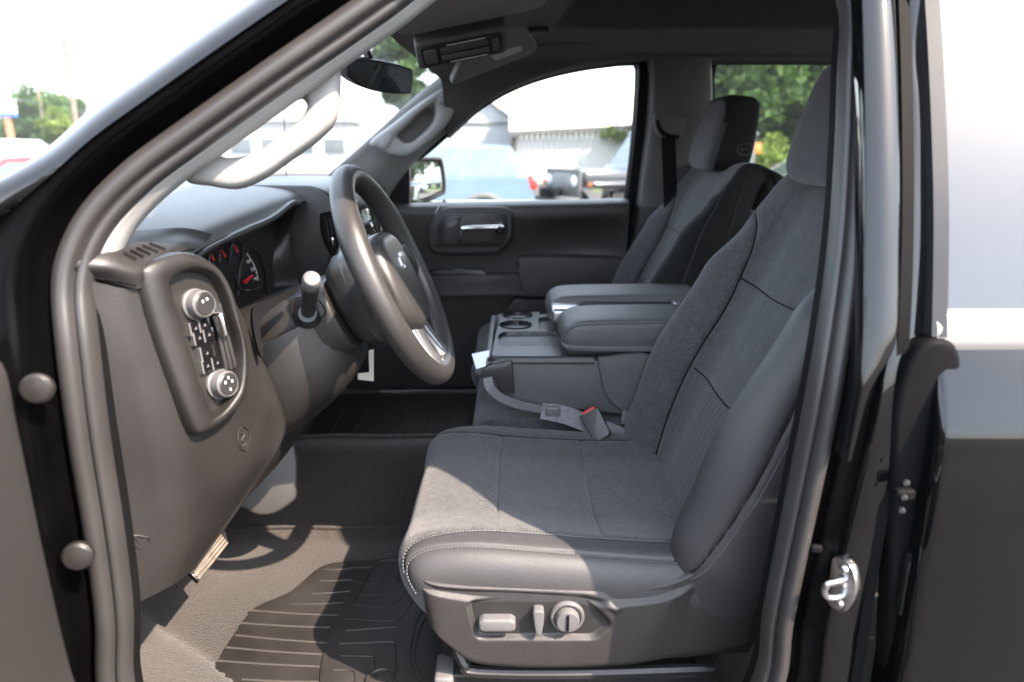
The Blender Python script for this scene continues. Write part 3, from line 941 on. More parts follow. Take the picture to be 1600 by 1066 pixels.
obj('door_sill_bright', *rbox((0.80, 2.395, 1.262), (0.30, 0.010, 0.008), 0.003), 'silver', prd)
secs = []
for x in (0.42, 0.9, 1.34):
    secs.append([V((x, 2.50, 1.33)), V((x, 2.60, 1.315)), V((x, 2.66, 1.2)), V((x, 2.675, 1.0)), V((x, 2.66, 0.75)), V((x, 2.62, 0.58))])
obj('outer_skin', *loft(secs, 3, 4), 'paint', prd)
# rear corner and back wall of the cab
secs = []
for y in (0.80, 1.2, 2.0, 2.45):
    secs.append([V((1.36, y, 0.55)), V((1.38, y, 1.0)), V((1.38, y, 1.30)), V((1.35, y, 1.345))])
bw_ = obj('cab_back', *loft(secs, 3, 4), 'headliner', truck)
vs = [V((1.345, 0.85, 1.34)), V((1.345, 2.39, 1.34)), V((1.30, 2.30, 1.78)), V((1.30, 0.94, 1.78))]
obj('rear_window', vs, [(0, 1, 2, 3)], 'glass_tint', bw_, smooth=False)
for side in (0, 1):
    pts = [V((1.36, YD(z) + 0.03 if side == 0 else YP(z) - 0.03, z)) for z in (0.6, 1.0, 1.34, 1.5, 1.65, 1.78)]
    obj('corner_pillar', *tube(cr(pts, 4), 0.06, 10), 'trim_dark', bw_)
# radio antenna on the far front fender
obj('antenna', *tube([at(447, 300, 2.9) + V((0, 0, -0.2)), at(446, 250, 2.9), at(443, 160, 2.9)], [0.004, 0.003, 0.002], 8), 'seal_dark', truck)
# hood seen over the dash, and the cowl
secs = []
for y in (0.70, 1.0, 1.62, 2.24, 2.54):
    q = 1 - ((y - YC) / 0.95) ** 2
    secs.append([V((-2.2, y, 1.10 + 0.08 * q)), V((-1.6, y, 1.16 + 0.08 * q)), V((-1.1, y, 1.19 + 0.08 * q)), V((-0.98, y, 1.19 + 0.07 * q))])
obj('hood', *loft(secs, 4, 4), 'paint', truck)

secs = []
for x in (-1.0, -0.75, -0.49):
    secs.append([V((x, 2.44, 0.56)), V((x, 2.44, 0.9)), V((x, 2.44, 1.2)), V((x, 2.43, 1.33)), V((x, 2.36, 1.37))])
obj('kick_panel', *loft(secs, 2, 3), 'dash_dark', truck)
secs = []
for x in (-1.0, -0.8, -0.60):
    secs.append([V((x, 0.81, 0.56)), V((x, 0.81, 0.9)), V((x, 0.81, 1.2)), V((x, 0.80, 1.30))])
obj('kick_panel', *loft(secs, 2, 3), 'dash_dark', truck)

# rail along the roof over the near rear door
secs = []
for x in (0.425, 0.5, 0.8, 1.1, 1.36):
    secs.append([V((x, YD(1.70) + 0.03, 1.70)), V((x, YD(1.72) + 0.045, 1.735)), V((x, 0.99, 1.765)), V((x, 1.06, head_z(x, 1.06) + 0.004))])
obj('roof_rail_trim', *loft(secs, 3, 4), 'headliner', truck)
secs = []
for x in (0.40, 0.5, 0.8, 1.1, 1.42):
    secs.append([V((x, YD(1.72) + 0.0, 1.715)), V((x, YD(1.74) - 0.035, 1.735)), V((x, YD(1.74) - 0.04, 1.77)), V((x, 0.86, 1.82)), V((x, 0.92, 1.84))])
obj('roof_rail', *loft(secs, 3, 4), 'paint', truck)
# ================================================================== floor
def sstep(a, b, x):
    k = max(0.0, min(1.0, (x - a) / (b - a)))
    return k * k * (3 - 2 * k)
def floor_z(x, y):
    z = 0.650
    tun = sstep(1.44, 1.60, y) * (1 - sstep(1.66, 1.80, y))
    z += 0.135 * tun * (1 - 0.55 * sstep(0.0, 0.5, x))
    z += 0.012 * sstep(1.40, 1.44, y) * (1 - sstep(1.80, 1.84, y))
    toe = -0.62 - x
    if toe > 0:
        z += 0.42 * min(toe, 0.34) * sstep(0.0, 0.12, toe) + 0.8 * max(0, toe - 0.2)
    # kick panel slope beside the sill
    side = (-0.43 - x) * 0.55 + (0.955 - y) * 0.84
    z += 0.30 * max(0.0, side) + 0.010 * sstep(-0.006, 0.006, side)
    if y < 0.86:
        z += 0.06 * sstep(0.86, 0.79, y)
    z += 0.003 * math.sin(x * 17 + y * 9) * math.cos(y * 13 - x * 6)
    return z
nx, ny = 150, 120
vs = []
for i in range(nx):
    x = -0.98 + (1.34 + 0.98) * (i / (nx - 1)) ** 1.35
    for j in range(ny):
        y = 0.785 + (2.43 - 0.785) * j / (ny - 1)
        vs.append(V((x, y, floor_z(x, y))))
carpet = obj('carpet', vs, gridfaces(nx, ny), 'carpet', truck)
# raised seam along the tunnel foot
pts = [V((x, 1.432, floor_z(x, 1.432) + 0.004)) for x in [-0.66 + 0.02 * k for k in range(40)]]
obj('carpet_seam', *tube(pts, 0.004, 6), 'carpet', carpet)
pts = [V((x, 1.64, floor_z(x, 1.64) + 0.003)) for x in [-0.55 + 0.02 * k for k in range(30)]]
obj('carpet_seam', *tube(pts, 0.005, 6), 'carpet', carpet)
# firewall closes the cab ahead of the pedals
obj('firewall', *box((-0.985, YC, 0.95), (0.02, 1.72, 0.75)), 'seal_dark', truck, smooth=False)
obj('underbody', *box((0.1, YC, 0.50), (2.5, 1.7, 0.10)), 'seal_dark', truck, smooth=False)
# sill plate and hinge-side kick trim
secs = []
for u, v in ((152, 955), (160, 1000), (163, 1066), (165, 1140)):
    p, q = at(u + 12, v, 0.79), at(u + 55, v, 0.86)
    secs.append([p + V((-0.03, 0, 0)), p, p.lerp(q, 0.4) + V((0.004, -0.012, 0)), q, q + V((-0.05, 0.02, 0))])
obj('kick_trim', *loft(secs, 4, 4), 'dash', truck)
secs = []
for x in (-0.46, -0.2, 0.1, 0.30):
    secs.append([V((x, 0.765, 0.64)), V((x, 0.80, 0.675)), V((x, 0.85, 0.668)), V((x, 0.87, 0.645))])
obj('sill_plate', *loft(secs, 3, 3), 'dash_dark', truck)

# pedal
pp1 = Plane(at(328, 862, 1.07), (0.62, -0.42, 0.66), (0.52, 0.62, 0.15))
ped = obj('brake_pedal', *plate(loop2(pp1, [(291, 890), (311, 909), (358, 848), (352, 826), (340, 826)], 1), pp1, -0.012, 0.0, 0.003), 'black_plastic', truck)
for k in range(5):
    t = k / 4
    a = (295 + 15 * t, 888 + 17 * t)
    b = (342 + 13 * t, 832 + 16 * t)
    obj('pedal_rib', *tube([pp1.at(*a, 0.002), pp1.at(*b, 0.002)], 0.0024, 6), 'pedal_metal', ped)
obj('pedal_arm', *tube(cr([pp1.at(335, 835, -0.02), pp1.at(340, 780, -0.06), pp1.at(345, 700, -0.10)], 5), 0.012, 8), 'black_plastic', ped)
pa2 = Plane(at(425, 750, 1.28), (0.35, -0.90, 0.30))
obj('accelerator_trim', *plate(loop2(pa2, [(395, 745), (410, 720), (440, 700), (458, 690), (466, 720), (465, 770), (458, 785), (430, 803), (405, 806), (385, 798), (372, 790), (380, 768)], 3), pa2, -0.04, 0.0, 0.012, 3), 'door', truck)

# ================================================================== rubber floor mats (loose, so things of their own)
MZ = 0.657
def mz(u, v, h=0.0):
    p = az(u, v, MZ + h)
    return p
mat_out = [(318, 1075), (345, 1028), (372, 985), (400, 950), (455, 925), (505, 885), (570, 877), (640, 874), (690, 900), (720, 960), (735, 1030), (740, 1110), (300, 1110)]
mpl2 = Plane((0, 1.0, MZ), (0, 0, 1), (1, 0, 0))
mo = [(p.x, p.y) for p in cr([mpl2.uv(u, v) + (0,) for u, v in mat_out], 4, closed=True)]
fm = obj('floor_mat', *plate(mo, mpl2, -0.004, 0.003, 0.002), 'rubber_mat', None)
tag(fm, 'black ribbed rubber floor mat lying in the driver footwell before the seat', 'floor mat')
def bead(pts, r=0.0028, m='rubber_mat', parent=fm, name='mat_rib', n=3):
    obj(name, *tube(cr([mz(u, v, 0.003) for u, v in pts], n), r, 6), m, parent)
left = [[(506, 890), (545, 889)], [(500, 908), (548, 906)], [(486, 928), (547, 924)], [(452, 944), (537, 942)], [(391, 954), (527, 962)], [(378, 974), (516, 981)], [(368, 993), (510, 1005)], [(354, 1012), (503, 1023)], [(341, 1033), (500, 1042)], [(378, 1062), (498, 1066)]]
for k, l in enumerate(left):
    m2 = ((l[0][0] + l[1][0]) / 2, (l[0][1] + l[1][1]) / 2 + 1)
    bead([l[0], m2, l[1]], 0.0024, 'dust' if k > 3 else 'rubber_mat')
bead([(636, 876), (589, 880), (562, 925), (538, 955), (520, 985), (506, 1030), (500, 1075)], 0.0034)
for l in ([(545, 888), (580, 887)], [(548, 908), (566, 911)], [(613, 888), (586, 910), (574, 911)], [(621, 905), (601, 927), (560, 929)], [(633, 925), (609, 947), (550, 946)], [(648, 928), (622, 968), (540, 967)], [(618, 980), (540, 986)], [(618, 1000), (622, 1066)], [(585, 1026), (590, 1062)], [(532, 1025), (585, 1026)], [(520, 1047), (552, 1049), (556, 1070)], [(660, 955), (650, 975), (641, 1025), (656, 1066)], [(668, 960), (656, 985), (649, 1025), (664, 1066)], [(530, 1006), (616, 1003)]):
    bead(l, 0.0022, n=4)
for (u, v, r) in ((596, 1062, 0.024), (634, 899, 0.017)):
    c = mz(u, v, 0.004)
    obj('mat_anchor', *tube([c + V((r * math.cos(w), r * math.sin(w), 0)) for w in np.linspace(0, 2 * math.pi, 25)[:-1]], 0.0035, 6, closed=True), 'rubber_mat', fm)
pm = [(540, 668), (600, 628), (660, 618), (740, 628), (740, 664), (640, 668)]
pmo = [az(u, v, 0.735) for u, v in pm]
pm_pl = Plane((0, 2.0, 0.668), (0, 0, 1), (1, 0, 0))
fm2 = obj('floor_mat', *plate(rpoly([(-0.62, -0.10), (-0.05, -0.10), (-0.05, 0.33), (-0.62, 0.33)], 0.06), pm_pl, -0.006, 0.003, 0.002), 'rubber_mat', None)
tag(fm2, 'dark ribbed rubber mat in the shaded passenger footwell beyond the carpeted hump', 'floor mat')
for k in range(7):
    obj('mat_rib', *tube([pm_pl.P(-0.55 + 0.07 * k, -0.06, 0.004), pm_pl.P(-0.55 + 0.07 * k, 0.29, 0.004)], 0.004, 6), 'rubber_mat', fm2)

# ================================================================== dashboard
def dsec(y, pts):
    return [V((x, y, z)) for x, z in pts]
secs = [
    dsec(0.780, [(-0.80, 1.28), (-0.66, 1.325), (-0.56, 1.325), (-0.505, 1.315), (-0.492, 1.295)]),
    dsec(0.800, [(-0.82, 1.315), (-0.66, 1.358), (-0.55, 1.356), (-0.485, 1.340), (-0.468, 1.315)]),
    dsec(0.86, [(-0.84, 1.335), (-0.67, 1.388), (-0.545, 1.384), (-0.468, 1.366), (-0.450, 1.340)]),
    dsec(0.95, [(-0.86, 1.35), (-0.68, 1.405), (-0.545, 1.401), (-0.460, 1.381), (-0.444, 1.357)]),
    dsec(1.05, [(-0.88, 1.36), (-0.69, 1.415), (-0.545, 1.413), (-0.455, 1.395), (-0.435, 1.372)]),
    dsec(1.20, [(-0.90, 1.37), (-0.70, 1.420), (-0.545, 1.422), (-0.450, 1.408), (-0.425, 1.386)]),
    dsec(1.34, [(-0.91, 1.37), (-0.70, 1.424), (-0.545, 1.428), (-0.445, 1.418), (-0.417, 1.398)]),
    dsec(1.40, [(-0.92, 1.37), (-0.71, 1.426), (-0.545, 1.430), (-0.445, 1.420), (-0.415, 1.400)]),
    dsec(1.62, [(-0.93, 1.37), (-0.71, 1.426), (-0.545, 1.432), (-0.445, 1.424), (-0.41, 1.404)]),
    dsec(1.90, [(-0.91, 1.37), (-0.71, 1.424), (-0.545, 1.430), (-0.450, 1.420), (-0.42, 1.398)]),
    dsec(2.20, [(-0.86, 1.36), (-0.69, 1.415), (-0.545, 1.420), (-0.460, 1.408), (-0.43, 1.386)]),
    dsec(2.38, [(-0.82, 1.35), (-0.66, 1.395), (-0.545, 1.400), (-0.470, 1.385), (-0.45, 1.36)])]
dash = obj('dashboard', *loft(secs, 5, 6), 'dash_top', truck)
# driver end: side panel flowing into the fascia beside the column
A_ = [(112, 432), (134, 560), (148, 680), (162, 800), (176, 885), (190, 952)]
B_ = [(213, 452), (243, 560), (266, 660), (286, 780), (286, 850), (262, 916)]
C_ = [(346, 432), (398, 540), (441, 640), (438, 690), (388, 768), (302, 886)]
yB = [0.822, 0.822, 0.822, 0.825, 0.825, 0.815]
yC = [0.985, 1.0, 1.02, 1.005, 0.965, 0.875]
secs = []
for a, b, c, yb, yc in zip(A_, B_, C_, yB, yC):
    a3, b3, c3 = at(*a, 0.774), at(*b, yb), at(*c, yc)
    n = V((0.7, -0.7, 0.1)).normalized()
    secs.append([a3 + V((-0.05, 0.01, 0)), a3, a3.lerp(b3, 0.55) + V((0, -0.006, 0)), a3.lerp(b3, 0.86) + V((0.0, -0.006, 0)), b3.lerp(c3, 0.12) + n * 0.006, b3.lerp(c3, 0.5) + n * 0.008, b3.lerp(c3, 0.85) + n * 0.005, c3, c3 + V((-0.07, 0.03, 0.0))])
top = [p + V((-0.03, 0.0, 0.012)) for p in secs[0]]
ev, ef = loft(secs, 8, 5)
obj('end_panel', ev, ef, 'dash', dash)
# rounded end cap over the side panel, up to the soft top
b0 = secs[0]
cap_rows = [
    [(112, 434, .778), (165, 440, .7965), (214, 451, .814), (232, 440, .83), (262, 412, .87), (300, 400, .93)],
    [(118, 415, .775), (166, 416, .790), (216, 421, .818), (240, 410, .845), (272, 393, .895), (306, 390, .955)],
    [(140, 394, .790), (182, 390, .815), (222, 392, .848), (250, 385, .88), (282, 379, .925), (314, 383, .98)],
    [(160, 378, .818), (198, 373, .85), (234, 370, .885), (262, 367, .92), (292, 368, .962), (324, 376, 1.01)],
    [(180, 366, .845), (212, 361, .88), (246, 358, .915), (274, 356, .95), (302, 358, .99), (332, 366, 1.03)]]
cv, cf_ = loft([[at(*p) for p in r] for r in cap_rows], 6, 6)
obj('end_cap', cv, cf_, 'dash', dash, angle=60)
def on_mesh(vs_, fs_):
    t_ = BVHTree.FromPolygons([tuple(p) for p in vs_], fs_)
    def f(u, v, lift=0.0):
        r = ray(u, v).normalized()
        hit = t_.ray_cast(CAMP, r)
        return hit[0] - r * lift if hit[0] is not None else at(u, v, 0.86)
    return f
oncap = on_mesh(cv, cf_)
obj('panel_gap', *tube([oncap(u, v, 0.0004) for u, v in ((118, 431), (140, 433), (165, 436.5), (190, 441), (213, 447))], 0.0011, 6), 'seal_dark', dash)
obj('panel_gap', *tube([oncap(u, v, 0.0004) for u, v in ((224, 436), (230, 422), (245, 409), (268, 398), (292, 391), (304, 390))], 0.0010, 6), 'seal_dark', dash)
for k in range(5):
    a_, b_ = (193 + 10 * k, 396 - 3.75 * k), (212 + 11.5 * k, 406.5 - 4 * k)
    obj('defroster_slot', *tube([oncap(a_[0] + (b_[0] - a_[0]) * t, a_[1] + (b_[1] - a_[1]) * t, 0.0004) for t in (0, 0.33, 0.66, 1)], 0.0030, 6, flat=0.5), 'seal_dark', dash)
# moulded mark low on the side panel and the hood release
onend = on_mesh(ev, ef)
obj('moulded_mark', *tube([onend(u, v, 0.0006) for u, v in ((203, 838), (216, 837), (232, 840), (234, 846), (221, 858), (203, 846))], 0.0013, 6), 'dash', dash)
obj('moulded_mark', *tube([onend(u, v, 0.0006) for u, v in ((212, 842), (219, 848), (226, 843))], 0.0013, 6), 'dash', dash)

# lamp switch and outlet pod
POD = Plane(at(330, 540, 0.885), (0.9, -0.435, 0.13))
PO = loop2(POD, [(219, 436), (222, 416), (254, 400), (292, 394), (330, 412), (356, 448), (372, 500), (384, 560), (379, 620), (350, 658), (318, 676), (300, 672), (270, 600), (238, 510)], 5)
PI = loop2(POD, [(271, 452), (276, 436), (290, 427), (310, 424), (335, 434), (350, 462), (362, 500), (373, 545), (371, 598), (358, 625), (340, 645), (330, 638), (308, 574), (284, 492)], 5)
pod = None
secs = []
n = len(PO)
for f, h in ((-0.03, -0.030), (-0.01, -0.006), (0.05, 0.002), (0.16, 0.006), (0.5, 0.0075), (0.74, 0.007), (0.84, 0.0045), (0.90, 0.0), (0.93, -0.002), (0.97, -0.009), (1.03, -0.016)):
    secs.append([POD.P(o[0] * (1 - f) + i[0] * f, o[1] * (1 - f) + i[1] * f, h) for o, i in zip(PO, PI)])
pod = obj('switch_pod', [p for s in secs for p in s], gridfaces(len(secs), n, False, True), 'dash', dash, angle=70)
obj('pod_face', *plate(PI, POD, -0.03, -0.012), 'dash', dash)
def knob(u, v, r, nm):
    p = POD.at(u, v, -0.012)
    k = obj(nm, *lathe([(r * 1.12, 0.0), (r * 1.12, 0.004), (r, 0.006), (r * 0.96, 0.018), (r * 0.84, 0.0205), (r * 0.80, 0.0195)], p, POD.n, 32), 'switch', dash, angle=30)
    obj('knob_face', *lathe([(r * 0.80, 0.0), (r * 0.80, 0.020), (r * 0.72, 0.0212), (0.0, 0.0212)], p, POD.n, 28), 'dash_dark', dash, angle=20)
    return p
p1 = knob(304, 476, 0.0185, 'mirror_knob')
p2 = knob(341, 600, 0.0185, 'lamp_knob')
for p, offs in ((p1, ((-0.004, 0.004), (0.003, 0.006))), (p2, ((-0.006, 0.004), (0.005, 0.003), (0.0, -0.007), (0.0, 0.009)))):
    for a, b in offs:
        obj('knob_mark', *plate([(-0.0013, -0.0018), (0.0013, -0.0018), (0.0013, 0.0018), (-0.0013, 0.0018)], Plane(p + POD.e1 * a + POD.e2 * b, POD.n, POD.e1), 0.0205, 0.0218), 'white_print', dash)
for (u, v) in ((309, 513), (323, 508), (315, 528), (330, 523), (327, 552), (328, 572), (343, 567)):
    s = 0.0085 if (u, v) != (327, 552) else 0.010
    pl_ = Plane(POD.at(u, v), POD.n, POD.e1)
    bt = obj('push_button', *plate(rpoly([(-s, -s), (s, -s), (s, s), (-s, s)], 0.001), pl_, -0.014, -0.004, 0.0012), 'gloss_black', dash)
    obj('button_mark', *plate([(-0.0022, -0.0016), (0.0022, -0.0016), (0.0008, 0.0022)], pl_, -0.0045, -0.0034), 'switch', dash)
    obj('button_edge', *plate([(-s * 1.08, -s), (-s * 0.82, -s), (-s * 0.82, s), (-s * 1.08, s)], pl_, -0.014, -0.0036), 'switch', dash)
vo = loop2(POD, [(325, 462), (334, 456), (343, 470), (352, 500), (360, 535), (368, 570), (366, 594), (357, 590), (345, 545), (334, 500)], 3)
obj('air_outlet', *plate(vo, POD, -0.02, -0.0112), 'seal_dark', dash)
for k in range(3):
    u0 = 328 + 7 * k
    obj('outlet_vane', *tube([POD.at(u0, 462 + k * 6, -0.008), POD.at(u0 + 14, 520 + k * 4, -0.006), POD.at(u0 + 26, 578 - k * 2, -0.008)], 0.0034, 6, flat=0.5), 'dash', dash)
obj('outlet_tab', *rbox(POD.at(345, 507, 0.0), (0.016, 0.011, 0.034), 0.004, Matrix.Rotation(-0.15, 3, 'Y')), 'chrome', dash)
# hood release and its mark
obj('hood_release', *tube([onend(u, v, 0.001) for u, v in ((372, 674), (380, 666), (389, 672), (390, 688), (384, 704), (376, 702), (371, 688), (372, 674))], 0.0016, 6), 'dash', dash)
obj('release_mark', *tube(cr([onend(u, v, 0.0015) for u, v in ((376, 677), (382, 679), (378, 688), (384, 692), (378, 698))], 4), 0.0011, 6), 'valance', dash)

# instrument cluster
CL = Plane((-0.490, 1.28, 1.29), (0.975, -0.20, 0.02), (0.2, 0.975, 0))
inn = [CL.at(u, v) for u, v in ((322, 412), (340, 388), (361, 367), (394, 344), (426, 332), (437, 334), (439, 350), (431, 381), (425, 414), (426, 452), (395, 462), (360, 462))]
lip3 = [V((-0.446, 0.965, 1.350)), V((-0.440, 1.02, 1.362)), V((-0.432, 1.12, 1.372)), V((-0.424, 1.24, 1.382)), at(452, 320, 1.35), at(464, 320, 1.38), at(460, 334, 1.385), at(453, 362, 1.390), at(458, 404, 1.40), at(466, 448, 1.405), at(425, 470, 1.24), V((-0.43, 1.0, 1.215))]
S0, S3 = cr(lip3, 6, closed=True), cr(inn, 6, closed=True)
S1 = [p.lerp(q, 0.05) + V((0.0, 0, -0.004)) for p, q in zip(S0, S3)]
S2 = [p.lerp(q, 0.55) for p, q in zip(S0, S3)]
clu = obj('instrument_cluster', [p for s in (S0, S1, S2, S3) for p in s], gridfaces(4, len(S0), False, True), 'dash_dark', dash, angle=60)
obj('cluster_face', *plate([((p - CL.p0).dot(CL.e1), (p - CL.p0).dot(CL.e2)) for p in S3], CL, -0.01, 0.001), 'black_plastic', dash)
obj('hood_edge', *tube(cr([p + V((0.003, 0, 0.001)) for p in lip3[:6]], 6), [0.004] * 10 + [0.0065] * 21, 8), 'dash_dark', dash)
def cpt(pts, h=0.005, n=5):
    return cr([CL.at(u, v, h) for u, v in pts], n)
for nd in ([(331, 399), (334, 407)], [(346, 391), (352, 401)], [(366, 383), (371, 394)], [(383, 441), (394, 431)]):
    big = nd[0][0] > 375
    obj('gauge_needle', *tube([CL.at(*nd[0], 0.008), CL.at(*nd[1], 0.008)], [0.0042, 0.0022] if big else [0.0016, 0.0024], 6), 'red', dash)
for pts in ([(326, 418), (327, 400), (333, 391), (342, 396), (344, 412)], [(342, 408), (343, 392), (349, 384), (358, 390), (359, 410)], [(360, 400), (362, 382), (368, 375), (378, 380), (380, 400)], [(372, 462), (374, 425), (382, 398), (392, 388), (406, 398), (416, 425), (420, 458)]):
    obj('gauge_shroud', *tube(cpt(pts, 0.004), 0.0028, 6), 'dash_dark', dash)
mb = MB()
arc = cpt([(386, 396), (391, 404), (397, 414), (401, 425), (404, 438)], 0.004, 4)
for k, p in enumerate(arc):
    t = (arc[min(k + 1, len(arc) - 1)] - arc[max(k - 1, 0)]).normalized()
    o_ = t.cross(CL.n).normalized()
    L = 0.0045 if k % 4 == 0 else 0.0024
    mb.add([p - t * 0.0006, p + t * 0.0006, p + t * 0.0006 + o_ * L, p - t * 0.0006 + o_ * L], [(0, 1, 2, 3)])
mb.build('gauge_ticks', 'white_print', dash, smooth=False, kind='stuff')
obj('scale_line', *tube(arc, 0.0006, 5), 'white_print', dash)
for txt, (u, v) in (('100', (388, 409)), ('120', (395, 421)), ('140', (399, 436))):
    cu = bpy.data.curves.new('speed_number', 'FONT')
    cu.body = txt
    cu.size = 0.0095
    cu.align_x = 'CENTER'
    cu.align_y = 'CENTER'
    cu.extrude = 0.0002
    cu.materials.append(M['white_print'])
    tmp = bpy.data.objects.new('speed_number_curve', cu)
    COL.objects.link(tmp)
    bpy.context.view_layer.update()
    me = bpy.data.meshes.new_from_object(tmp.evaluated_get(bpy.context.evaluated_depsgraph_get()))
    bpy.data.objects.remove(tmp)
    o = bpy.data.objects.new('speed_number', me)
    link(o, dash, CL.at(u, v, 0.004))
    o.rotation_euler = Matrix((CL.e1, CL.e2, CL.n)).transposed().to_euler()
obj('cluster_frame', *tube(cpt([(368, 430), (372, 445), (378, 453), (392, 454), (408, 450)], 0.010), 0.0022, 8), 'dash_dark', dash)
obj('trip_button', *tube([CL.at(385, 453.5, 0.012), CL.at(389, 453.5, 0.012)], 0.0016, 6), 'silver', dash)
# slot under the cluster beside the column
gp = Plane(at(430, 500, 1.0), (0.62, -0.76, 0.18))
obj('column_gap', *plate(loop2(gp, [(395, 486), (404, 477), (440, 460), (466, 450), (462, 458), (436, 474), (410, 496), (406, 514), (412, 558), (405, 550), (396, 512)], 2), gp, -0.01, 0.0), 'seal_dark', dash)

# centre stack
CS = Plane((0, 1.435, 0), (0, -1, 0), (1, 0, 0))
out = [(-0.62, 1.432), (-0.40, 1.430), (-0.372, 1.418), (-0.352, 1.385), (-0.366, 1.31), (-0.405, 1.20), (-0.43, 1.10), (-0.47, 1.0), (-0.55, 0.96), (-0.70, 0.96)]
stack = obj('centre_stack', *plate(rpoly(out, [0.02, 0.03, 0.02, 0.02, 0.03, 0.03, 0.03, 0.04, 0.03, 0.01]), CS, -0.47, 0.0, 0.010, 3), 'dash_dark', dash)
SF = Plane((-0.359, 1.67, 1.335), (0.96, 0, 0.24), (0, 1, 0))
obj('stack_bezel', *plate(rpoly([(-0.215, -0.10), (0.215, -0.10), (0.215, 0.055), (-0.215, 0.055)], 0.02), SF, -0.03, 0.004, 0.004), 'dash_top', dash)
for s in (-1, 1):
    q = [(s * 0.20, 0.045), (s * 0.115, 0.045), (s * 0.115, -0.085), (s * 0.165, -0.095), (s * 0.20, -0.04)]
    if s > 0:
        q = q[::-1]
    obj('air_outlet', *plate(rpoly(q, 0.008), SF, -0.02, 0.006), 'seal_dark', dash)
    for k in range(3):
        obj('outlet_vane', *tube([SF.P(s * (0.135 + 0.02 * k), 0.04, 0.006), SF.P(s * (0.132 + 0.02 * k), -0.08, 0.006)], 0.003, 6), 'dash_dark', dash)
    obj('outlet_tab', *rbox(SF.P(s * 0.155, -0.03, 0.012), (0.012, 0.014, 0.03), 0.003), 'chrome', dash)
obj('display_screen', *plate(rpoly([(-0.10, -0.06), (0.10, -0.06), (0.10, 0.05), (-0.10, 0.05)], 0.006), SF, -0.01, 0.008, 0.002), 'screen', dash)
obj('display_frame', *tube(cr([SF.P(-0.104, -0.064, 0.007), SF.P(-0.104, 0.0, 0.007), SF.P(-0.104, 0.054, 0.007)], 3), 0.0035, 6), 'dash_dark', dash)
obj('control_panel', *plate(rpoly([(-0.13, -0.15), (0.13, -0.15), (0.14, -0.105), (-0.14, -0.105)], 0.01), SF, -0.04, -0.004, 0.004), 'dash_top', dash)
for k in range(3):
    obj('climate_knob', *lathe([(0.019, 0), (0.019, 0.014), (0.016, 0.017), (0, 0.017)], SF.P(-0.09 + 0.09 * k, -0.128, -0.006), SF.n, 20), 'black_plastic', dash)
vp_ = Plane(at(514, 362, 1.428), (0.55, -0.83, 0.08))
ao = obj('air_outlet', *plate(loop2(vp_, [(503, 340), (505, 333), (520, 330), (527, 338), (528, 392), (520, 398), (512, 384), (505, 362)], 3), vp_, -0.02, 0.002), 'seal_dark', dash)
for k in range(2):
    obj('outlet_vane', *tube(cr([vp_.at(507 + 6 * k, 341, 0.005), vp_.at(511 + 6 * k, 352, 0.006), vp_.at(514 + 6 * k, 378, 0.005)], 4), 0.0014, 6), 'dash', dash)
obj('outlet_tab', *rbox(vp_.at(520, 378, 0.010), (0.006, 0.006, 0.018), 0.002), 'chrome', dash)
# passenger side of the dash
out = [(-0.62, 1.418), (-0.45, 1.410), (-0.425, 1.385), (-0.425, 1.30), (-0.45, 1.22), (-0.44, 1.12), (-0.47, 1.02), (-0.56, 0.97), (-0.75, 0.97)]
CS2 = Plane((0, 1.91, 0), (0, -1, 0), (1, 0, 0))
obj('passenger_dash', *plate(rpoly(out, 0.025), CS2, -0.45, 0.0, 0.008, 3), 'dash_top', dash)
q = Plane((-0.424, 2.24, 1.335), (0.99, -0.1, 0.05), (0, 1, 0))
obj('air_outlet', *plate(rpoly([(-0.05, -0.055), (0.05, -0.055), (0.055, 0.04), (-0.05, 0.04)], 0.012), q, -0.02, 0.006), 'seal_dark', dash)
obj('outlet_frame', *ring_plate(rpoly([(-0.06, -0.066), (0.06, -0.066), (0.066, 0.05), (-0.06, 0.05)], 0.014), rpoly([(-0.05, -0.055), (0.05, -0.055), (0.055, 0.04), (-0.05, 0.04)], 0.012), q, -0.01, 0.014, 0.008), 'dash_dark', dash)
for k in range(3):
    obj('outlet_vane', *tube([q.P(-0.03 + 0.03 * k, -0.05, 0.008), q.P(-0.03 + 0.03 * k, 0.036, 0.008)], 0.003, 6), 'dash_dark', dash)
obj('outlet_tab', *rbox(q.P(0.0, -0.01, 0.014), (0.012, 0.012, 0.022), 0.003), 'chrome', dash)
# knee bolster under the column
kb = [[(-0.440, 1.215), (-0.418, 1.19), (-0.398, 1.12), (-0.402, 1.03), (-0.435, 0.955), (-0.52, 0.915), (-0.66, 0.91)]]
secs = []
for y, dx in ((0.97, -0.012), (1.0, 0.0), (1.1, 0.012), (1.2, 0.016), (1.32, 0.010), (1.42, -0.004), (1.44, -0.03)):
    secs.append([V((x + dx, y, z)) for x, z in kb[0]])
obj('knee_bolster', *loft(secs, 4, 5), 'dash', dash)
obj('column_bracket', *plate(loop2(Plane(at(572, 575, 1.42), (0.2, -0.97, 0.1)), [(559, 584), (577, 582), (576, 548), (584, 546), (584, 596), (559, 593)], 1), Plane(at(572, 575, 1.42), (0.2, -0.97, 0.1)), -0.003, 0.0), 'white_metal', dash)
obj('hush_panel', *box((-0.72, 1.62, 0.93), (0.5, 1.55, 0.02)), 'seal_dark', dash, smooth=False)

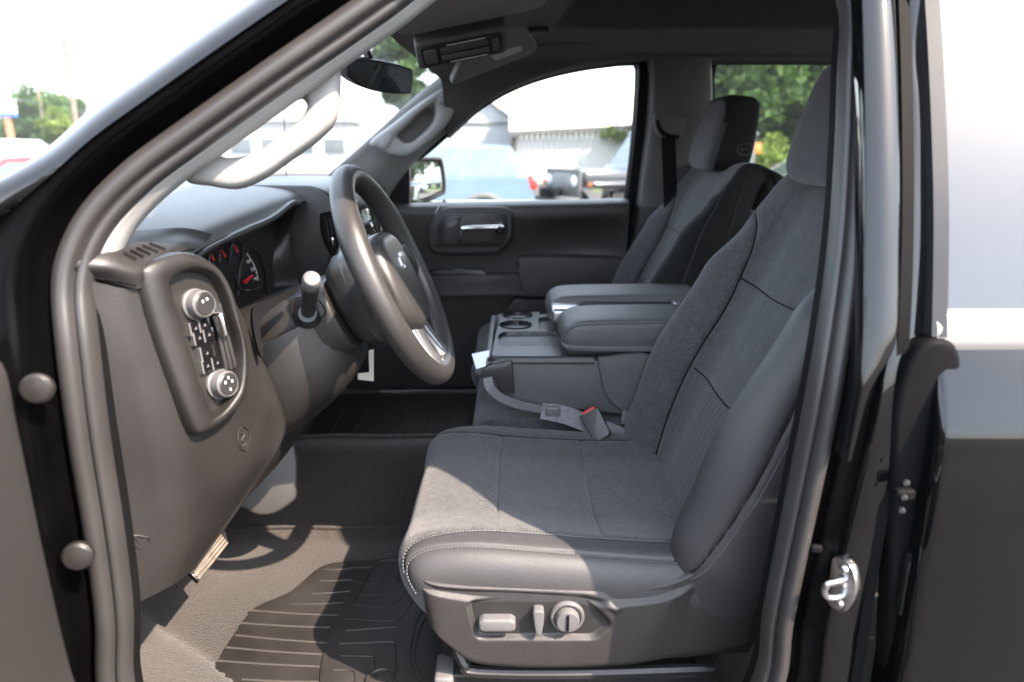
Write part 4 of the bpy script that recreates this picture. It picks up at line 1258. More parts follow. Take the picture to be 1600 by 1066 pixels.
# ================================================================== steering column and wheel
CW = at(621, 431, 1.15)
TW = math.radians(24)
NW = V((math.cos(TW), 0, math.sin(TW)))
UW = V((-math.sin(TW), 0, math.cos(TW)))
YW = V((0, 1, 0))
def wp(a, b, h=0.0):                             # a across (+y), b up in the wheel's plane, h towards the driver
    return CW + YW * a + UW * b + NW * h
def colsec(h, hw, up, dn, n=24, e=3.2):
    r = []
    for k in range(n):
        w = 2 * math.pi * k / n
        c, s = math.cos(w), math.sin(w)
        r.append(wp(hw * math.copysign(abs(c) ** (2 / e), c), (up if s > 0 else dn) * math.copysign(abs(s) ** (2 / e), s), h))
    return r
secs = [colsec(-0.27, 0.095, 0.060, 0.115), colsec(-0.22, 0.098, 0.058, 0.110), colsec(-0.16, 0.094, 0.052, 0.095), colsec(-0.105, 0.088, 0.048, 0.080), colsec(-0.098, 0.080, 0.042, 0.072)]
colm = obj('steering_column', *loft(secs, 5, 1, closed=True, caps=True, smooth_v=False), 'dash', truck)
# lower cover bulge
secs = [colsec(-0.30, 0.13, 0.0, 0.165), colsec(-0.24, 0.125, 0.0, 0.16), colsec(-0.17, 0.11, 0.0, 0.14), colsec(-0.12, 0.08, 0.0, 0.11), colsec(-0.112, 0.06, 0.0, 0.09)]
obj('column_cover', *loft(secs, 5, 1, closed=True, caps=True, smooth_v=False), 'dash', colm)
SP = Plane(wp(-0.0935, 0.0, -0.165), (-0.02, -1, 0.10))
obj('stalk_plate', *plate(loop2(SP, [(452, 470), (470, 462), (498, 470), (508, 492), (480, 512), (466, 516), (456, 496)], 3), SP, -0.01, 0.004, 0.003), 'dash', colm)
obj('stalk_boot', *lathe([(0.022, 0.0), (0.021, 0.004), (0.016, 0.008), (0.014, 0.012)], SP.at(481, 492, 0.003), (0.25, -0.9, 0.4), 24), 'black_plastic', colm)
s0, s1 = SP.at(481, 492, 0.0), at(487, 436, 0.955)
stalk = obj('shift_lever', *tube([s0, s0.lerp(s1, 0.3), s0.lerp(s1, 0.7), s0.lerp(s1, 0.86)], [0.0105, 0.0115, 0.0125, 0.013], 16), 'dash_dark', colm)
ax = (s1 - s0).normalized()
obj('lever_tip', *lathe([(0.0131, 0.0), (0.0131, 0.012), (0.0125, 0.018), (0.0105, 0.0215), (0.006, 0.023), (0.0, 0.0232)], s0.lerp(s1, 0.86), ax, 24), 'switch', colm)
# a second stalk behind, towards the stack
obj('wiper_stalk', *tube(cr([wp(0.085, 0.02, -0.13), wp(0.13, 0.05, -0.12), wp(0.18, 0.075, -0.11)], 4), [0.008] * 9, 10), 'black_plastic', colm)

# rim
nseg, ntube = 96, 20
vs = []
R0 = 0.1765
for i in range(nseg):
    w = 2 * math.pi * i / nseg
    rc = R0
    th = 0.0178 + 0.0016 * math.exp(-((math.degrees(abs((w - math.pi / 2 + math.pi) % (2 * math.pi) - math.pi)) - 62) / 14) ** 2)
    for k in range(ntube):
        q = 2 * math.pi * k / ntube
        rr = rc + th * math.cos(q)
        vs.append(wp(rr * math.cos(w), rr * math.sin(w), th * 1.08 * math.sin(q)))
wheel = obj('steering_wheel', vs, gridfaces(nseg, ntube, True, True), 'wheel', truck, angle=80)
HPL = Plane(wp(0, 0, 0.006), NW, YW)
hub = rpoly([(-0.072, 0.058), (-0.088, 0.0), (-0.074, -0.068), (-0.03, -0.092), (0.03, -0.092), (0.074, -0.068), (0.088, 0.0), (0.072, 0.058), (0.04, 0.072), (-0.04, 0.072)], 0.03, 6)
hub = [(x * 1.06, y * 1.06) for x, y in hub]
obj('hub_pad', *plate(hub, HPL, -0.065, 0.010, 0.022, 5), 'wheel', wheel)
back = [[wp(x * 1.02, y * 1.0 + 0.0, -0.045) for x, y in hub], [wp(x * 0.98, y * 0.95, -0.075) for x, y in hub], [wp(x * 0.8, y * 0.8, -0.092) for x, y in hub], [wp(x * 0.5, y * 0.5, -0.10) for x, y in hub]]
obj('hub_back', [p for r in back for p in r], gridfaces(4, len(hub), False, True) + [tuple(range(3 * len(hub), 4 * len(hub)))], 'dash_dark', wheel)
def spoke(sec_pts, nm, m):
    return obj(nm, *loft(sec_pts, 5, 3, closed=True, caps=True), m, wheel)
def ssec(c, across, th, n_dir=NW):
    c, across = V(c), V(across)
    return [c + across + n_dir * 0.0, c + across * 0.7 + n_dir * th, c - across * 0.7 + n_dir * th, c - across, c - across * 0.7 - n_dir * th, c + across * 0.7 - n_dir * th]
for s in (-1, 1):
    spoke([ssec(wp(s * 0.06, 0.0, -0.012), UW * 0.046, 0.014), ssec(wp(s * 0.10, 0.004, -0.010), UW * 0.040, 0.013), ssec(wp(s * 0.14, 0.008, -0.006), UW * 0.034, 0.011), ssec(wp(s * 0.168, 0.010, -0.002), UW * 0.040, 0.012), ssec(wp(s * 0.180, 0.010, 0.0), UW * 0.046, 0.010)], 'spoke', 'wheel')
    cp = Plane(wp(s * 0.118, 0.006, 0.004), (NW + YW * (-0.15 * s)), YW)
    obj('spoke_switch_panel', *plate(rpoly([(-0.022, -0.034), (0.022, -0.028), (0.022, 0.028), (-0.022, 0.034)], 0.008), cp, -0.01, 0.003, 0.002), 'black_plastic', wheel)
    spoke([ssec(wp(s * 0.030, -0.080, -0.012), YW * 0.028, 0.012), ssec(wp(s * 0.036, -0.11, -0.010), YW * 0.022, 0.012), ssec(wp(s * 0.042, -0.145, -0.004), YW * 0.021, 0.012), ssec(wp(s * 0.046, -0.163, 0.001), YW * 0.026, 0.011), ssec(wp(s * 0.048, -0.172, 0.0), YW * 0.030, 0.008)], 'lower_spoke', 'silver')  # plain plastic spokes; the silver carries their sunlit brightness
# bow-tie shaped badge
EP = Plane(wp(0.010, 0.020, 0.0168), NW, YW)
em = [(-0.024, -0.007), (-0.009, -0.007), (-0.009, -0.013), (0.009, -0.013), (0.009, -0.007), (0.024, -0.007), (0.024, 0.007), (0.009, 0.007), (0.009, 0.013), (-0.009, 0.013), (-0.009, 0.007), (-0.024, 0.007)]
em = [(x + y * 0.35, y) for x, y in em]
bd = obj('badge', *plate(em, EP, -0.002, 0.0030, 0.0010), 'silver', wheel, angle=30)
# ================================================================== seats
def curve_fn(pts, n=24):
    c = cr([V((p[0], 0, p[1])) for p in pts], n)
    L = [0.0]
    for a, b in zip(c, c[1:]):
        L.append(L[-1] + (b - a).length)
    tot = L[-1]
    arr = np.array([[p.x, p.z] for p in c])
    Ls = np.array(L) / tot
    def f(s):
        return V((float(np.interp(s, Ls, arr[:, 0])), 0, float(np.interp(s, Ls, arr[:, 1]))))
    return f, tot

def cross_fn(pts, n=12, closed=False):
    c = cr([V((p[0], p[1], 0)) for p in pts], n, closed)
    if closed:
        c.append(c[0].copy())
    L = [0.0]
    for a, b in zip(c, c[1:]):
        L.append(L[-1] + (b - a).length)
    arr = np.array([[p.x, p.y] for p in c])
    Ls = np.array(L) / L[-1]
    return (lambda t: (float(np.interp(t, Ls, arr[:, 0])), float(np.interp(t, Ls, arr[:, 1])))), L[-1]

def seg_dist(px, py, path):
    """distance of points to a polyline (numpy)"""
    best = np.full(px.shape, 1e9)
    for (ax, ay), (bx, by) in zip(path, path[1:]):
        dx, dy = bx - ax, by - ay
        L2 = dx * dx + dy * dy + 1e-12
        k = np.clip(((px - ax) * dx + (py - ay) * dy) / L2, 0, 1)
        best = np.minimum(best, np.hypot(px - ax - k * dx, py - ay - k * dy))
    return best

def upsample(P, n, axis):
    P = np.moveaxis(P, axis, 0)
    m = P.shape[0]
    x = np.linspace(0, m - 1, n)
    i = np.minimum(x.astype(int), m - 2)
    t = (x - i)[:, None, None]
    p0 = np.where((i > 0)[:, None, None], P[np.maximum(i - 1, 0)], 2 * P[i] - P[i + 1])
    p1, p2 = P[i], P[i + 1]
    p3 = np.where((i + 2 < m)[:, None, None], P[np.minimum(i + 2, m - 1)], 2 * P[i + 1] - P[i])
    Q = 0.5 * (2 * p1 + (p2 - p0) * t + (2 * p0 - 5 * p1 + 4 * p2 - p3) * t ** 2 + (3 * p1 - p0 - 3 * p2 + p3) * t ** 3)
    return np.moveaxis(Q, 0, axis)

class Surface:
    def __init__(self, fn, Ls, Lt):
        self.fn, self.Ls, self.Lt = fn, Ls, Lt
    def nrm(self, s, t):
        e = 0.004
        a = self.fn(min(1, s + e), t) - self.fn(max(0, s - e), t)
        b = self.fn(s, min(1, t + e)) - self.fn(s, max(0, t - e))
        n = a.cross(b)
        return n.normalized() * self.sgn
    sgn = 1
    def mesh(self, ns, nt, seams, split=None, s0=0.0, s1=1.0, t0=0.0, t1=1.0):
        """seams: list of (path in s,t ; width m ; depth m)"""
        S = np.linspace(s0, s1, ns)
        T = np.linspace(t0, t1, nt)
        na, nb = max(12, ns // 4), max(12, nt // 4)
        P = np.array([[tuple(self.fn(s, t)) for t in np.linspace(t0, t1, nb)] for s in np.linspace(s0, s1, na)])
        P = upsample(upsample(P, ns, 0), nt, 1)
        du = np.gradient(P, axis=0)
        dv = np.gradient(P, axis=1)
        N = np.cross(du, dv)
        N /= np.linalg.norm(N, axis=2, keepdims=True) + 1e-12
        N *= self.sgn
        ss, tt = np.meshgrid(S * self.Ls, T * self.Lt, indexing='ij')
        D = np.zeros_like(ss)
        for path, w, d in seams:
            pth = [(a * self.Ls, b * self.Lt) for a, b in path]
            q = seg_dist(ss, tt, pth)
            D -= d * np.exp(-(q / w) ** 2) + 0.30 * d * np.exp(-(q / (4.5 * w)) ** 2)
        P = P + N * D[..., None]
        F = np.array(gridfaces(ns, nt))
        V3 = [V(p) for p in P.reshape(-1, 3)]
        if split is None:
            return V3, [tuple(f) for f in F.tolist()]
        si = F[:, 0] // nt
        tf = T[F[:, 0] % nt]
        xs_ = np.array([p[0] for p in split])
        ts_ = np.array([p[1] for p in split])
        side = tf < np.interp(S[si], xs_, ts_)
        parts = []
        for m in (side, ~side):
            f = F[m]
            used = np.unique(f)
            remap = -np.ones(len(V3), int)
            remap[used] = np.arange(len(used))
            parts.append(([V3[i] for i in used], [tuple(q) for q in remap[f].tolist()]))
        return parts

def pline(pts, n=40):
    c = cr([V((a, b, 0)) for a, b in pts], n)
    return [(p.x, p.y) for p in c]

def make_seat(name, ox, oy, near, label, res=1.0, side_mat='vinyl', head_side=None, thick=1.0):
    """near: -1 when the outboard side faces the camera (driver), +1 for the passenger"""
    # ---- cushion
    cprof = [(-0.070, 0.735), (-0.125, 0.785), (-0.168, 0.842), (-0.176, 0.893), (-0.150, 0.922), (-0.075, 0.933), (0.03, 0.927), (0.16, 0.915), (0.28, 0.908), (0.37, 0.905)]
    cf, cL = curve_fn(cprof)
    half = [(-0.232, -0.165), (-0.253, -0.115), (-0.262, -0.065), (-0.261, -0.030), (-0.250, -0.007), (-0.228, 0.006), (-0.195, 0.008), (-0.16, 0.002), (-0.11, -0.005), (-0.04, -0.005)]
    cpts = half + [(-a, b) for a, b in reversed(half)]
    xf, xL = cross_fn(cpts)
    def cush(s, t):
        p = cf(s)
        e = 0.01
        q = cf(min(1, s + e)) - cf(max(0, s - e))
        n = V((-q.z, 0, q.x)).normalized()
        dy, dn_ = xf(t)
        k = max(0.0, min(1.0, (s - 0.02) / 0.30))
        d = (n * (0.45 + 0.35 * k) + V((0, 0, 1)) * (0.55 - 0.35 * k)) * dn_
        edge = max(0.0, abs(dy) / 0.266 - 0.35) / 0.65
        front = max(0.0, 1 - s / 0.42)
        back = V((0.055 * edge ** 2.4 * front ** 0.8, 0, 0))
        wsc = 0.93 + 0.07 * min(1, s / 0.25)
        side = max(0.0, (s - 0.55) / 0.45)
        lift = 0.012 * edge ** 2 * side
        crown = 0.004 * math.sin(s * 9.0) * (1 - edge)
        return V((p.x + ox, oy + dy * wsc * near * -1, p.z)) + d + back + V((0, 0, lift + crown))
    C = Surface(cush, cL, xL)
    C.sgn = 1.0
    tst = C.nrm(0.7, 0.5)
    if tst.z < 0:
        C.sgn = -1.0
    t1, t2 = 0.224, 0.278                        # outer and inner bolster seams (arc fractions)
    outer_l = pline([(0.24, t1 - 0.035), (0.30, t1 - 0.005), (0.45, t1), (0.65, t1 - 0.004), (0.85, t1 - 0.012), (1.0, t1 - 0.016)])
    inner_l = pline([(0.265, t2 - 0.055), (0.30, t2 - 0.03), (0.36, t2 - 0.015), (0.5, t2), (0.7, t2 - 0.004), (0.86, t2 - 0.006), (0.97, t2 + 0.02)])
    inner_r = [(s, 1 - t) for s, t in inner_l]
    outer_r = [(s, 1 - t) for s, t in outer_l]
    cross1 = pline([(0.485, t2 + 0.004), (0.482, 0.5), (0.485, 1 - t2 - 0.004)])
    cross2 = pline([(0.70, t2), (0.695, 0.5), (0.70, 1 - t2)])
    rear = pline([(0.93, t2 + 0.02), (0.948, 0.40), (0.95, 0.5), (0.948, 0.60), (0.93, 1 - t2 - 0.02)])
    nose = pline([(0.265, t2 - 0.055), (0.225, 0.30), (0.215, 0.5), (0.225, 0.70), (0.265, 1 - t2 + 0.055)])
    seams = [(outer_l, 0.0018, 0.0045), (inner_l, 0.0020, 0.0060), (inner_r, 0.0020, 0.0060), (outer_r, 0.0018, 0.0045), (cross1, 0.002, 0.0048), (cross2, 0.002, 0.0050), (rear, 0.003, 0.006), (nose, 0.0014, 0.0012)]
    # the mesh base part of the seat is its frame
    frame = obj(name, *rbox((0.10 + ox, oy, 0.765), (0.44, 0.42, 0.13), 0.03), 'black_plastic', truck, label=label)
    sd_, mn_ = C.mesh(int(320 * res), int(400 * res), seams, [(0.0, 0.02), (0.2, 0.05)] + inner_l)
    cu = obj('cushion', *mn_, 'fabric', frame, angle=180)
    obj('cushion_bolster', *sd_, side_mat, frame, angle=180)
    stitches(C.fn, C.nrm, [(s, t - 0.006) for s, t in outer_l], 'stitching', frame)
    stitches(C.fn, C.nrm, [(s, t - 0.010) for s, t in inner_l], 'stitching', frame)
    stitches(C.fn, C.nrm, [(s, t + 0.010) for s, t in inner_r], 'stitching', frame, m='thread_dark')
    # ribbed insert panels lie just over the cushion foam
    # ---- backrest
    bprof = [(0.262, 0.845), (0.285, 0.905), (0.318, 0.985), (0.350, 1.065), (0.388, 1.15), (0.430, 1.245), (0.470, 1.335), (0.502, 1.405), (0.524, 1.443), (0.552, 1.462), (0.590, 1.458), (0.612, 1.440), (0.632, 1.395), (0.640, 1.33)]
    bf, bL = curve_fn(bprof)
    KB = 0.868                                   # the roll over the top adds the rest of the length
    N0 = V((-0.90, 0, 0.42)).normalized()
    hs = [(0.0, 0.034), (0.15, 0.060), (0.35, 0.070), (0.58, 0.055), (0.74, 0.022), (0.86, 0.006), (1.0, 0.0)]
    ws = [(0.0, 0.93), (0.12, 0.985), (0.30, 1.0), (0.55, 0.98), (0.70, 0.95), (0.82, 0.91), (0.92, 0.85), (1.0, 0.80)]
    shape = [(-0.10, -3.3), (-0.22, -3.0), (-0.262, -2.3), (-0.277, -1.3), (-0.281, -0.3), (-0.270, 0.55), (-0.242, 1.0), (-0.205, 0.94), (-0.165, 0.45), (-0.142, 0.05), (-0.10, -0.10), (-0.04, -0.06)]
    full = shape + [(-a, b) for a, b in reversed(shape)]
    wf_, wL = cross_fn([(a, b * 0.05) for a, b in full])
    def backf(s, t):
        p = bf(s)
        e = 0.012
        q = bf(min(1, s + e)) - bf(max(0, s - e))
        n = V((-q.z, 0, q.x)).normalized()
        dy, b = wf_(t)
        b /= 0.05
        sk_ = min(1.0, s / KB)
        h = lin(hs, sk_)
        wy = oy + dy * lin(ws, sk_) * near * -1
        if b >= 0:
            return V((p.x + ox, wy, p.z)) + n * (b * h)
        f_ = lin([(0.0, 0.070), (0.45, 0.068), (0.75, 0.045), (1.0, 0.032)], s) * thick
        if s > KB:
            f_ *= max(0.0, 1 - (s - KB) / (1 - KB)) ** 0.7
        return V((p.x + ox, wy, p.z)) + N0 * (b * f_)
    B = Surface(backf, bL, wL)
    n0 = B.nrm(0.4, 0.5)
    B.sgn = 1.0 if n0.x < 0 else -1.0
    i1, i2 = 0.375, 0.275                        # inner seam, bolster crest seam
    def plineK(pts):
        return pline([(a_ * KB, b_) for a_, b_ in pts])
    inl = plineK([(0.06, i1 + 0.012), (0.2, i1), (0.4, i1 - 0.002), (0.55, i1 + 0.0), (0.66, i1 - 0.012), (0.735, i1 - 0.05), (0.77, i1 - 0.10)])
    inr = [(s, 1 - t) for s, t in inl]
    crl = plineK([(0.05, i2 - 0.005), (0.12, i2 - 0.022), (0.3, i2 - 0.03), (0.5, i2 - 0.024), (0.66, i2 - 0.012), (0.80, i2)])
    crr = [(s, 1 - t) for s, t in crl]
    sdl = plineK([(0.05, 0.185), (0.2, 0.170), (0.45, 0.175), (0.7, 0.195), (0.85, 0.21)])
    sdr = [(s, 1 - t) for s, t in sdl]
    c1 = plineK([(0.345, i1 + 0.004), (0.338, 0.5), (0.345, 1 - i1 - 0.004)])
    c2 = plineK([(0.60, i1), (0.592, 0.5), (0.60, 1 - i1)])
    seams = [(inl, 0.0022, 0.007), (inr, 0.0022, 0.007), (crl, 0.0017, 0.004), (crr, 0.0017, 0.004), (sdl, 0.0017, 0.0035), (sdr, 0.0017, 0.0035), (c1, 0.002, 0.005), (c2, 0.002, 0.005)]
    sd_, mn_ = B.mesh(int(340 * res), int(430 * res), seams, inl)
    obj('backrest', *mn_, 'fabric', frame, angle=180)
    obj('backrest_bolster', *sd_, side_mat, frame, angle=180)
    stitches(B.fn, B.nrm, [(s, t - 0.007) for s, t in crl], 'stitching', frame)
    stitches(B.fn, B.nrm, [(s, t - 0.013) for s, t in inl], 'stitching', frame)
    stitches(B.fn, B.nrm, [(s, t - 0.007) for s, t in sdl], 'stitching', frame)
    stitches(B.fn, B.nrm, [(s, t + 0.007) for s, t in crr], 'stitching', frame, m='thread_dark')
    # faint ribs pressed into the lower panel of the backrest
    mb = MB()
    for k in range(15):
        t = i1 + 0.022 + (1 - 2 * i1 - 0.044) * k / 14
        path = [B.fn(s, t) + B.nrm(s, t) * -0.0002 for s in np.linspace(0.07 * KB, 0.325 * KB, 12)]
        mb.add(*tube(path, 0.0007, 5))
    mb.build('pressed_ribs', 'fabric_dark', frame, kind='stuff')
    for pth in (inl, inr, c1, c2, crl):
        obj('seam', *tube([B.fn(s, t) - B.nrm(s, t) * 0.0040 for s, t in pth[::4]], 0.0012, 5), 'seal_dark', frame)  # dark tubes stand for the shade down in the seam grooves
    for pth in (inner_l, inner_r):
        obj('seam', *tube([C.fn(s, t) - C.nrm(s, t) * 0.0036 for s, t in pth[::4]], 0.0009, 5), 'seal_dark', frame)  # the cushion grooves get their shade as dark tubes too
    # closed back shell
    rear_pts = []
    for s in np.linspace(0.02, 1.0, 18):
        rear_pts.append([B.fn(float(s), 0.0), B.fn(float(s), 0.0).lerp(B.fn(float(s), 1.0), 0.5), B.fn(float(s), 1.0)])
    obj('back_shell', *loft(rear_pts, 1, 3), 'black_plastic', frame)
    # ---- headrest
    hc = V((0.548 + ox, oy, 1.545))
    hn = V((-0.99, 0, 0.10)).normalized()
    hu = V((0.10, 0, 0.99)).normalized()
    vs = []
    nu_, nv_ = 48, 40
    def head(i, j):
        th = -math.pi / 2 + math.pi * i / (nu_ - 1)
        ph = 2 * math.pi * j / nv_
        c, s_ = math.cos(th), math.sin(th)
        cc, ss_ = math.cos(ph), math.sin(ph)
        pw = lambda x, e_: math.copysign(abs(x) ** e_, x)
        zz_ = pw(s_, 0.42)
        rr = pw(c, 0.42)
        w = 0.132 * (1.0 - 0.08 * max(0, zz_)) * rr * pw(ss_, 0.36)
        d = 0.060 * (1.0 - 0.14 * zz_) * rr * pw(cc, 0.40)
        return hc + hn * d + V((0, w, 0)) + hu * (zz_ * 0.104 - 0.004) + hn * (0.010 * zz_ * -1)
    vs = [head(i, j) for i in range(nu_) for j in range(nv_)]
    hf = gridfaces(nu_, nv_, False, True)
    if head_side:
        # front panel kept light, side panels given a darker colour for their shade
        fr_f = [f for f in hf if (vs[f[0]] - hc).dot(hn) > 0.040]
        sd_f = [f for f in hf if (vs[f[0]] - hc).dot(hn) <= 0.040]
        hr_ = obj('headrest', vs, sd_f, head_side, frame, angle=180)
        obj('headrest_front', vs, fr_f, 'fabric', frame, angle=180)
    else:
        hr_ = obj('headrest', vs, hf, 'fabric_dark', frame, angle=180)  # darker cloth colour carries the shade from the way the headrest faces
    for sy in (-0.06, 0.06):
        obj('headrest_post', *tube([hc + V((0.0, sy, -0.16)), hc + V((0.0, sy, -0.05))], 0.006, 10), 'chrome', frame)
    if head_side:
        # moulded badge on the side of the headrest
        bpl_ = Plane(hc + V((0.020, -0.129, -0.045)), (0.0, -1, 0.05), (1, 0, 0))
        obj('headrest_badge', *tube([bpl_.P(0.021 * math.cos(w), 0.015 * math.sin(w), 0.002) for w in np.linspace(0, 2 * math.pi, 25)[:-1]], 0.0018, 6, closed=True), 'vinyl', frame)
        obj('headrest_badge_mark', *tube([bpl_.P(-0.012, 0.004, 0.002), bpl_.P(-0.006, -0.005, 0.002), bpl_.P(0.0, 0.005, 0.002), bpl_.P(0.006, -0.005, 0.002), bpl_.P(0.012, 0.004, 0.002)], 0.0015, 6), 'vinyl', frame)
    return frame, C, B

dseat, DC, DB = make_seat('driver_seat', 0.0, 1.15, -1, 'charcoal cloth driver seat with pale stitching and power switches')
pseat, PC_, PB_ = make_seat('passenger_seat', 0.06, 2.09, -1, 'shaded charcoal cloth passenger seat beyond the console', 0.6, 'vinyl_shaded', 'vinyl_shaded', 0.62)

# ---- driver seat side valance (hard plastic with recessed switch panel)
VY = 0.892
VP = Plane((0, VY, 0.85), (0, -1, 0), (1, 0, 0))
top_img = [(630, 876), (656, 896), (720, 902), (800, 905), (900, 908), (980, 906), (1040, 900), (1080, 886), (1110, 866), (1150, 846), (1185, 836), (1216, 836)]
bot_img = [(655, 955), (676, 988), (706, 1022), (735, 1046), (800, 1053), (860, 1054), (920, 1053), (980, 1051), (1040, 1048), (1100, 1044), (1160, 1034), (1200, 1022)]
tc = cr([V(VP.uv(u, v) + (0,)) for u, v in top_img], 18)
bc = cr([V(VP.uv(u, v) + (0,)) for u, v in bot_img], 18)
nu_, nv_ = len(tc), 90
XY = np.array([[((1 - j / (nv_ - 1)) * a.x + j / (nv_ - 1) * b.x, (1 - j / (nv_ - 1)) * a.y + j / (nv_ - 1) * b.y) for j in range(nv_)] for a, b in zip(tc, bc)])
def sdf(px, py, poly):
    d = seg_dist(px, py, poly + [poly[0]])
    ins = np.zeros(px.shape, bool)
    n = len(poly)
    for i in range(n):
        x1, y1 = poly[i]
        x2, y2 = poly[(i + 1) % n]
        cond = ((y1 > py) != (y2 > py)) & (px < (x2 - x1) * (py - y1) / (y2 - y1 + 1e-12) + x1)
        ins ^= cond
    return np.where(ins, -d, d)
def nsm(a, b, x):
    k = np.clip((x - a) / (b - a), 0, 1)
    return k * k * (3 - 2 * k)
vv = np.linspace(0, 1, nv_)[None, :] * np.ones((nu_, 1))
uu = np.linspace(0, 1, nu_)[:, None] * np.ones((1, nv_))
H = np.zeros((nu_, nv_))
H += 0.004 * nsm(0.0, 0.10, vv) - 0.018 * nsm(0.10, 0.0, vv)
ridge = pline([VP.uv(u, v) for u, v in ((640, 900), (700, 912), (800, 916), (900, 922), (938, 930), (962, 944))], 10)
X, Y = XY[..., 0], XY[..., 1]
dr = seg_dist(X, Y, ridge)
# the body below the ridge stands proud, above it is set back
H += 0.0045 * np.exp(-(dr / 0.006) ** 2) * (1 - nsm(0.42, 0.60, uu))
below = nsm(0.17, 0.24, vv) * (1 - nsm(0.60, 0.74, uu))
H += 0.008 * below
H -= 0.030 * nsm(0.80, 1.0, vv) ** 2
H -= 0.050 * (1 - nsm(0.0, 0.16, uu)) ** 2
H -= 0.012 * nsm(0.9, 1.0, uu)
rec_poly = rpoly([VP.uv(u, v) for u, v in ((735, 936), (900, 936), (928, 944), (950, 968), (928, 988), (748, 988))], 0.008)
rp = sdf(X, Y, rec_poly)
H -= 0.009 * nsm(0.006, -0.0015, rp)
verts = [VP.P(X[i, j], Y[i, j], H[i, j]) for i in range(nu_) for j in range(nv_)]
val = obj('side_valance', verts, gridfaces(nu_, nv_), 'valance', dseat, angle=180)
obj('switch_panel', *plate([(a * 1.0, b) for a, b in rpoly([VP.uv(u, v) for u, v in ((737, 938), (900, 938), (926, 946), (946, 968), (926, 986), (750, 986))], 0.008)], VP, -0.004, 0.0042), 'dash_dark', dseat)
def vpl(u, v, h=0.0):
    return Plane(VP.at(u, v, h), (0, -1, 0.02), (1, 0, 0))
q = vpl(777, 966)
obj('slide_switch', *plate(rpoly([(-0.027, -0.007), (-0.020, -0.0105), (0.020, -0.0105), (0.027, -0.007), (0.027, 0.006), (0.020, 0.0105), (-0.020, 0.0105), (-0.027, 0.006)], 0.003), q, 0.0, 0.020, 0.006, 3), 'switch', dseat)
q = vpl(840, 963)
obj('recline_switch', *plate(rpoly([(-0.0075, 0.014), (-0.008, 0.019), (-0.005, 0.0225), (0.005, 0.0225), (0.009, 0.019), (0.008, 0.0), (0.005, -0.020), (-0.003, -0.020), (-0.006, 0.0)], 0.003), q, 0.0, 0.020, 0.005, 3), 'switch', dseat)
c = VP.at(886, 962, 0.004)
obj('lumbar_ring', *lathe([(0.0255, -0.002), (0.0255, 0.004), (0.0235, 0.0065), (0.0205, 0.006), (0.0195, 0.002)], c, (0, -1, 0), 36), 'switch', dseat)
obj('lumbar_knob', *lathe([(0.0175, 0.0), (0.0175, 0.013), (0.0155, 0.0165), (0.0, 0.0175)], c, (0, -1, 0), 32), 'switch', dseat)
obj('knob_groove', *rbox(c + V((0, -0.0165, 0)), (0.0035, 0.006, 0.026), 0.0008), 'seal_dark', dseat)
# lower rail
obj('lower_trim', *tube(cr([VP.at(712, 1012, -0.02), VP.at(726, 1038, -0.012), VP.at(745, 1050, -0.010), VP.at(900, 1052, -0.010), VP.at(1100, 1046, -0.012)], 6), 0.009, 8), 'dash_dark', dseat)
z = VP.at(900, 1056).z - 0.022
obj('seat_rail', *rbox((0.10, 0.93, z), (0.43, 0.05, 0.022), 0.004), 'dash_dark', dseat)
obj('rail_cover', *rbox((-0.105, 0.925, z), (0.03, 0.06, 0.026), 0.006), 'switch', dseat)
obj('rail_cover', *rbox((0.30, 0.925, z + 0.012), (0.03, 0.05, 0.03), 0.006), 'dash_dark', dseat)
# recliner cover rising behind the cushion
rc = loop2(VP, [(1105, 880), (1130, 850), (1170, 838), (1210, 836), (1216, 860), (1200, 930), (1170, 975), (1163, 940), (1140, 905), (1120, 895)], 4)
obj('recliner_cover', *plate(rc, VP, -0.05, 0.004, 0.012, 4), 'valance', dseat)
# belt anchor strap beside the seat
# ================================================================== folding centre console
CN, CF = 1.425, 1.862
KP = Plane((0, CN, 0), (0, -1, 0), (1, 0, 0))
out = [(-0.050, 1.052), (-0.040, 1.0665), (0.05, 1.0665), (0.37, 1.0665), (0.37, 0.925), (0.25, 0.942), (0.02, 0.968), (-0.028, 0.986), (-0.048, 1.02)]
con = obj('centre_console', *plate(rpoly(out, [0.01, 0.008, 0.0, 0.01, 0.01, 0.02, 0.02, 0.02, 0.02]), KP, -(CF - CN), 0.0, 0.006, 3), 'console_vinyl', truck, label='fold-down charcoal centre console with cup holders and two padded armrests')
# top tray with moulded pockets
ZT = 1.0745
xs = np.linspace(-0.056, 0.175, 130)
ysn = np.linspace(CN - 0.004, CF + 0.004, 240)
GX, GY = np.meshgrid(xs, ysn, indexing='ij')
def pz(u, v):
    p = az(u, v, ZT)
    return (p.x, p.y)
GZ = np.full(GX.shape, ZT)
tray_outer = rpoly([(-0.054, CN - 0.002), (0.30, CN - 0.002), (0.30, CF + 0.002), (-0.040, CF + 0.002)], [0.03, 0.0, 0.0, 0.05], 8)
d = sdf(GX, GY, tray_outer)
GZ -= 0.014 * nsm(-0.012, 0.0, d) ** 2
def pocket(poly, depth, wall=0.003):
    global GZ
    q = sdf(GX, GY, poly)
    GZ = GZ + 0.0016 * np.exp(-(q / 0.004) ** 2) - depth * nsm(wall, -wall, q)
def disc(c, r):
    return [(c[0] + r * math.cos(w), c[1] + r * math.sin(w)) for w in np.linspace(0, 2 * math.pi, 33)[:-1]]
cup1, cup2 = pz(809, 492.5), pz(806, 508)
for cpt, r in ((cup1, 0.0375), (cup2, 0.0375)):
    pocket(disc(cpt, r), 0.055, 0.002)
pocket([(cup1[0] - 0.016, cup1[1]), (cup1[0] + 0.018, cup1[1]), (cup2[0] + 0.018, cup2[1]), (cup2[0] - 0.016, cup2[1])], 0.0, 0.002)
